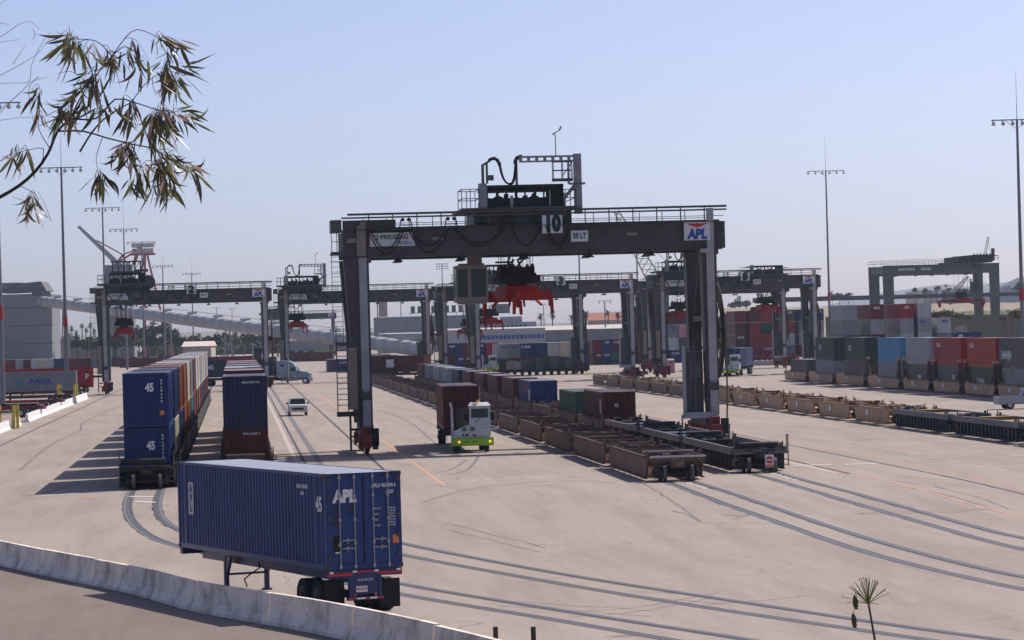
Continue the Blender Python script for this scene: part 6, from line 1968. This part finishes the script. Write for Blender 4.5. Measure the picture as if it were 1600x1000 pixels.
for px, r0, r1, dy in [([(-30,322),(0,308),(30,290),(55,268),(75,240),(90,205),(108,187),(125,165)], .0080, .0040, 0),
    ([(90,205),(130,205),(165,215),(205,225),(245,235),(290,268)], .004, .002, .1), ([(110,185),(150,185),(180,155),(210,160),(245,172)], .004, .002, -.1),
    ([(110,185),(130,145),(158,108),(175,88),(195,60),(215,46),(250,60),(272,72)], .003, .0012, .15), ([(175,88),(150,64),(110,60),(88,49)], .0022, .001, .1),
    ([(125,237),(145,205),(170,180),(205,160)], .004, .002, -.15), ([(205,160),(230,128),(262,110),(288,118),(324,104)], .002, .0008, .1), ([(245,172),(270,176),(300,196),(309,207)], .0022, .001, -.1),
    ([(30,290),(55,303),(58,318),(20,308)], .0015, .0008, .1), ([(62,262),(68,232),(30,238),(4,246)], .002, .0008, .1), ([(80,235),(60,200),(62,165),(50,140)], .002, .0008, -.2),
    ([(205,225),(225,270),(232,300)], .0025, .001, -.1), ([(245,235),(262,270),(270,305)], .0025, .001, .1), ([(160,215),(150,250),(158,285)], .0018, .0008, .05), ([(210,160),(225,200),(240,240),(255,290)], .003, .001, 0)]:
    TW.append(limb(px, r0, r1, dy))
b.build('branch', M['twig'], gt)
M['pale_twig'] = plain('pale_twig', (.16,.13,.14), .8)
for px in [[(-20,62),(0,58),(30,38),(48,34),(62,46)],[(-20,125),(0,118),(40,96),(60,82),(78,60)],[(-20,133),(0,130),(40,129),(74,120)],[(-20,75),(0,66),(30,62)],[(-20,192),(0,188),(30,184),(70,182)],[(-20,12),(0,6),(10,0)],[(0,176),(15,160),(45,130),(50,100),(70,60),(80,50)],[(20,100),(35,78),(40,68)],[(52,46),(55,56),(50,62)],[(-10,40),(6,36),(14,40)],[(80,345),(70,320),(60,300)],[(60,120),(45,140),(52,190)]]:
    limb(px, .0015, .0007, .3, 'bare_twig', 'pale_twig')
lm = []
for sd in range(8):
    R = random.Random(60+sd); m_ = MB(); n = 7; cv = R.uniform(-1.3,1.3); tw = R.uniform(-1.6,1.6); vs = []
    x = 0; z = 0; ang = 0
    for k in range(n+1):
        f = k/n; w_ = .078*math.sin(math.pi*min(1, f*1.02+.02))**.8*(1-.35*f)
        ang = cv*f*1.4
        x += math.sin(ang)/n; z -= math.cos(ang)/n
        c_, s_ = math.cos(tw*f), math.sin(tw*f)
        vs += [(x-w_*c_, -w_*s_, z), (x, .02*math.sin(math.pi*f), z), (x+w_*c_, w_*s_, z)]
    m_.add(vs, [(3*k+j, 3*k+j+1, 3*k+j+4, 3*k+j+3) for k in range(n) for j in range(2)])
    lm.append(m_.mesh('leaf', [None]))
def leafmat(name, rgb, k=.25):
    m, N, L, B = newmat(name)
    tc = N.new('ShaderNodeTexCoord'); f = noise(N, L, tc.outputs['Object'], 3.0, 3)
    c = mixc(N, L, f, tuple(x*.6 for x in rgb), tuple(x*1.5 for x in rgb)); L.new(c, B.inputs['Base Color'])
    B.inputs['Roughness'].default_value = .33
    t = N.new('ShaderNodeBsdfTranslucent'); L.new(c, t.inputs[0])
    mx = N.new('ShaderNodeMixShader'); mx.inputs[0].default_value = k
    L.new(B.outputs[0], mx.inputs[1]); L.new(t.outputs[0], mx.inputs[2]); L.new(mx.outputs[0], N['Material Output'].inputs[0])
    return m
LMAT = [leafmat('gum_leaf_dark', (.070,.070,.038)), leafmat('gum_leaf_brown', (.085,.055,.042)), leafmat('gum_leaf_green', (.16,.18,.06), .35), leafmat('gum_leaf_pink', (.42,.30,.27))]
CL = [(108,62,14,8,12,-.7),(120,85,14,14,14,-.4),(140,78,12,12,9,.2),(245,58,20,10,12,.6),(262,78,7,14,8,.1),(128,125,22,20,26,-.2),(180,95,8,18,12,0),(212,100,18,18,16,.1),(250,110,16,18,14,.1),(272,128,8,16,10,.2),
      (100,175,20,10,18,-.5),(165,160,20,14,12,-.3),(200,180,16,18,16,-.2),(236,190,18,24,34,0),(262,195,20,22,28,.1),(287,180,14,10,9,.9),(195,240,18,14,22,-.3),(158,282,12,9,12,0),(210,285,14,12,10,0),(248,268,24,24,32,.1),(284,255,14,14,14,.5),(306,270,8,8,6,.9),
      (45,315,14,10,13,0),(32,238,20,8,10,-.3),(55,178,7,10,4,0),(58,140,8,8,5,-.3),(290,105,8,5,3,1.2),(262,290,14,12,14,.1)]
R = random.Random(77); stuff = MB(); cnt = 0
leaves = []
allp = [p for tw_ in TW for p in tw_]
TB_ = []
for (cx, cy, rx, ry, n, bias) in CL:
    n = int(n*1.75)
    k = max(2, n//5)
    for q in range(k):
        # a thin twig arches out of the nearest limb and droops through the cluster
        ex, ey, dy = cx+R.gauss(0,rx*.7), cy+ry*.35+R.gauss(0,ry*.7), R.uniform(-.3,.3)
        e_ = BP(ex, ey, dy)
        near_ = min(allp, key=lambda p: (p-BP(cx, cy-ry*.8, 0)).length+R.uniform(0,.06))
        mid = (near_+e_)/2 + Vector((R.uniform(-.01,.01), 0, R.uniform(.01,.045)))
        pts = spline([near_, mid, e_], .02)
        TB_.append([p-O for p in pts])
        for _ in range(n//k + (1 if q < n % k else 0)):
            p = pts[int(len(pts)*R.uniform(.30,1.0))-1]
            leaves.append((p-O+Vector((R.uniform(-.008,.008), R.uniform(-.02,.02), R.uniform(-.006,.006))), R.uniform(.05,.125), bias+R.gauss(0,.42), R.uniform(0,6.28)))
R.shuffle(leaves)
for pts in TB_: MB().path(pts, .0014, 4, 0, .0007).build('twig', M['twig'], gt)
for (p, L, tilt, yaw) in leaves:
    me = lm[R.randrange(8)]
    mt = LMAT[R.choice([0,0,0,1,1,2,2,3])]
    mat4 = Matrix.Translation(p) @ Matrix.Rotation(-tilt, 4, 'Y') @ Matrix.Rotation(yaw, 4, 'Z') @ Matrix.Scale(L, 4)
    if cnt < 300:
        o = put(me, 'leaf', gt, (0,0,0), 0, mt); o.matrix_basis = mat4
    else:
        stuff.add([mat4 @ v.co for v in me.vertices], [tuple(pl.vertices) for pl in me.polygons], LMAT.index(mt))
    cnt += 1
if stuff.v: tag(stuff.build('foliage', LMAT, gt), kind='stuff')

# dried flower head at the lower right
YF = 8.6
hd = AT(1357, 943, YF); 
fr = thing('seed_head_plant', 'spiky dried seed head on a thin stem at the lower right, two pods hanging', 'plant', (hd.x+.02, YF, 6.5), 0)
Of = Vector((hd.x+.02, YF, 6.5))
GS = plain('green_stem', (.20,.23,.07), .7); DS = plain('dark_stem', (.085,.075,.05), .7)
h = hd-Of
b = MB(); b.path([(.01,0,-.05),(.012,0,.3),(.004,0,h.z*.8),h], .0045, 8, 0, .0030); b.build('stem', DS, fr)
R = random.Random(5)
for i in range(40):
    a = R.uniform(0, 6.28); el = R.choice([R.uniform(-.2,1.5), R.uniform(.2,1.5), R.uniform(.5,1.5)])
    L = .055+R.uniform(0,.016)
    d = Vector((math.cos(a)*math.cos(el), math.sin(a)*math.cos(el)*.8, math.sin(el)))
    b = MB(); m1 = h+d*L*.5+Vector((0,0,.002)); e_ = h+d*L
    b.path([h, m1, e_], .0010, 5, 0, .0007); b.tube(e_, e_+d*.006, .0013, 5, 0, .0008)
    b.build('spoke', GS if i % 3 else DS, fr)
for (px, py, L) in ((1335,930,.040),(1333,957,.045)):
    p = AT(px, py, YF)-Of; b = MB()
    for k in range(6):
        f0, f1 = k/6, (k+1)/6
        b.tube(p-Vector((0,0,L*f0)), p-Vector((-.002*k,0,L*f1)), .0075*math.sin(math.pi*f0)+.001, 8, 0, .0075*math.sin(math.pi*f1)+.001)
    b.path([p, p+Vector((.004,0,.008)), h+Vector((-.03,0,-.003))], .0008, 4)
    b.build('seed_pod', plain('seed_pod', (.06,.065,.03), .6), fr)
# two posts at the bottom edge
for px, lab in ((775,'left of the two short dark posts at the bottom edge'),(834,'right of the two short dark posts at the bottom edge')):
    w = GW(px, 1012, -.33)
    tag(MB().tube((0,0,0),(0,0,.55),.07,10).build('bollard', M['under'], None, w), lab, 'post', 'short dark posts')

# ------------------------------------------------------------------ haze
hz = MB().box(-1400, 1800, -40, 7500, -1.25, 330).build('haze', [])
tag(hz, kind='stuff')
m = bpy.data.materials.new('haze'); m.use_nodes = True
m.node_tree.nodes.clear()
out = m.node_tree.nodes.new('ShaderNodeOutputMaterial'); pv = m.node_tree.nodes.new('ShaderNodeVolumePrincipled')
pv.inputs['Color'].default_value = (0.66, 0.80, 1.0, 1)
pv.inputs['Density'].default_value = 0.00007
pv.inputs['Anisotropy'].default_value = 0.3
m.node_tree.links.new(pv.outputs[0], out.inputs['Volume'])
hz.data.materials.append(m)
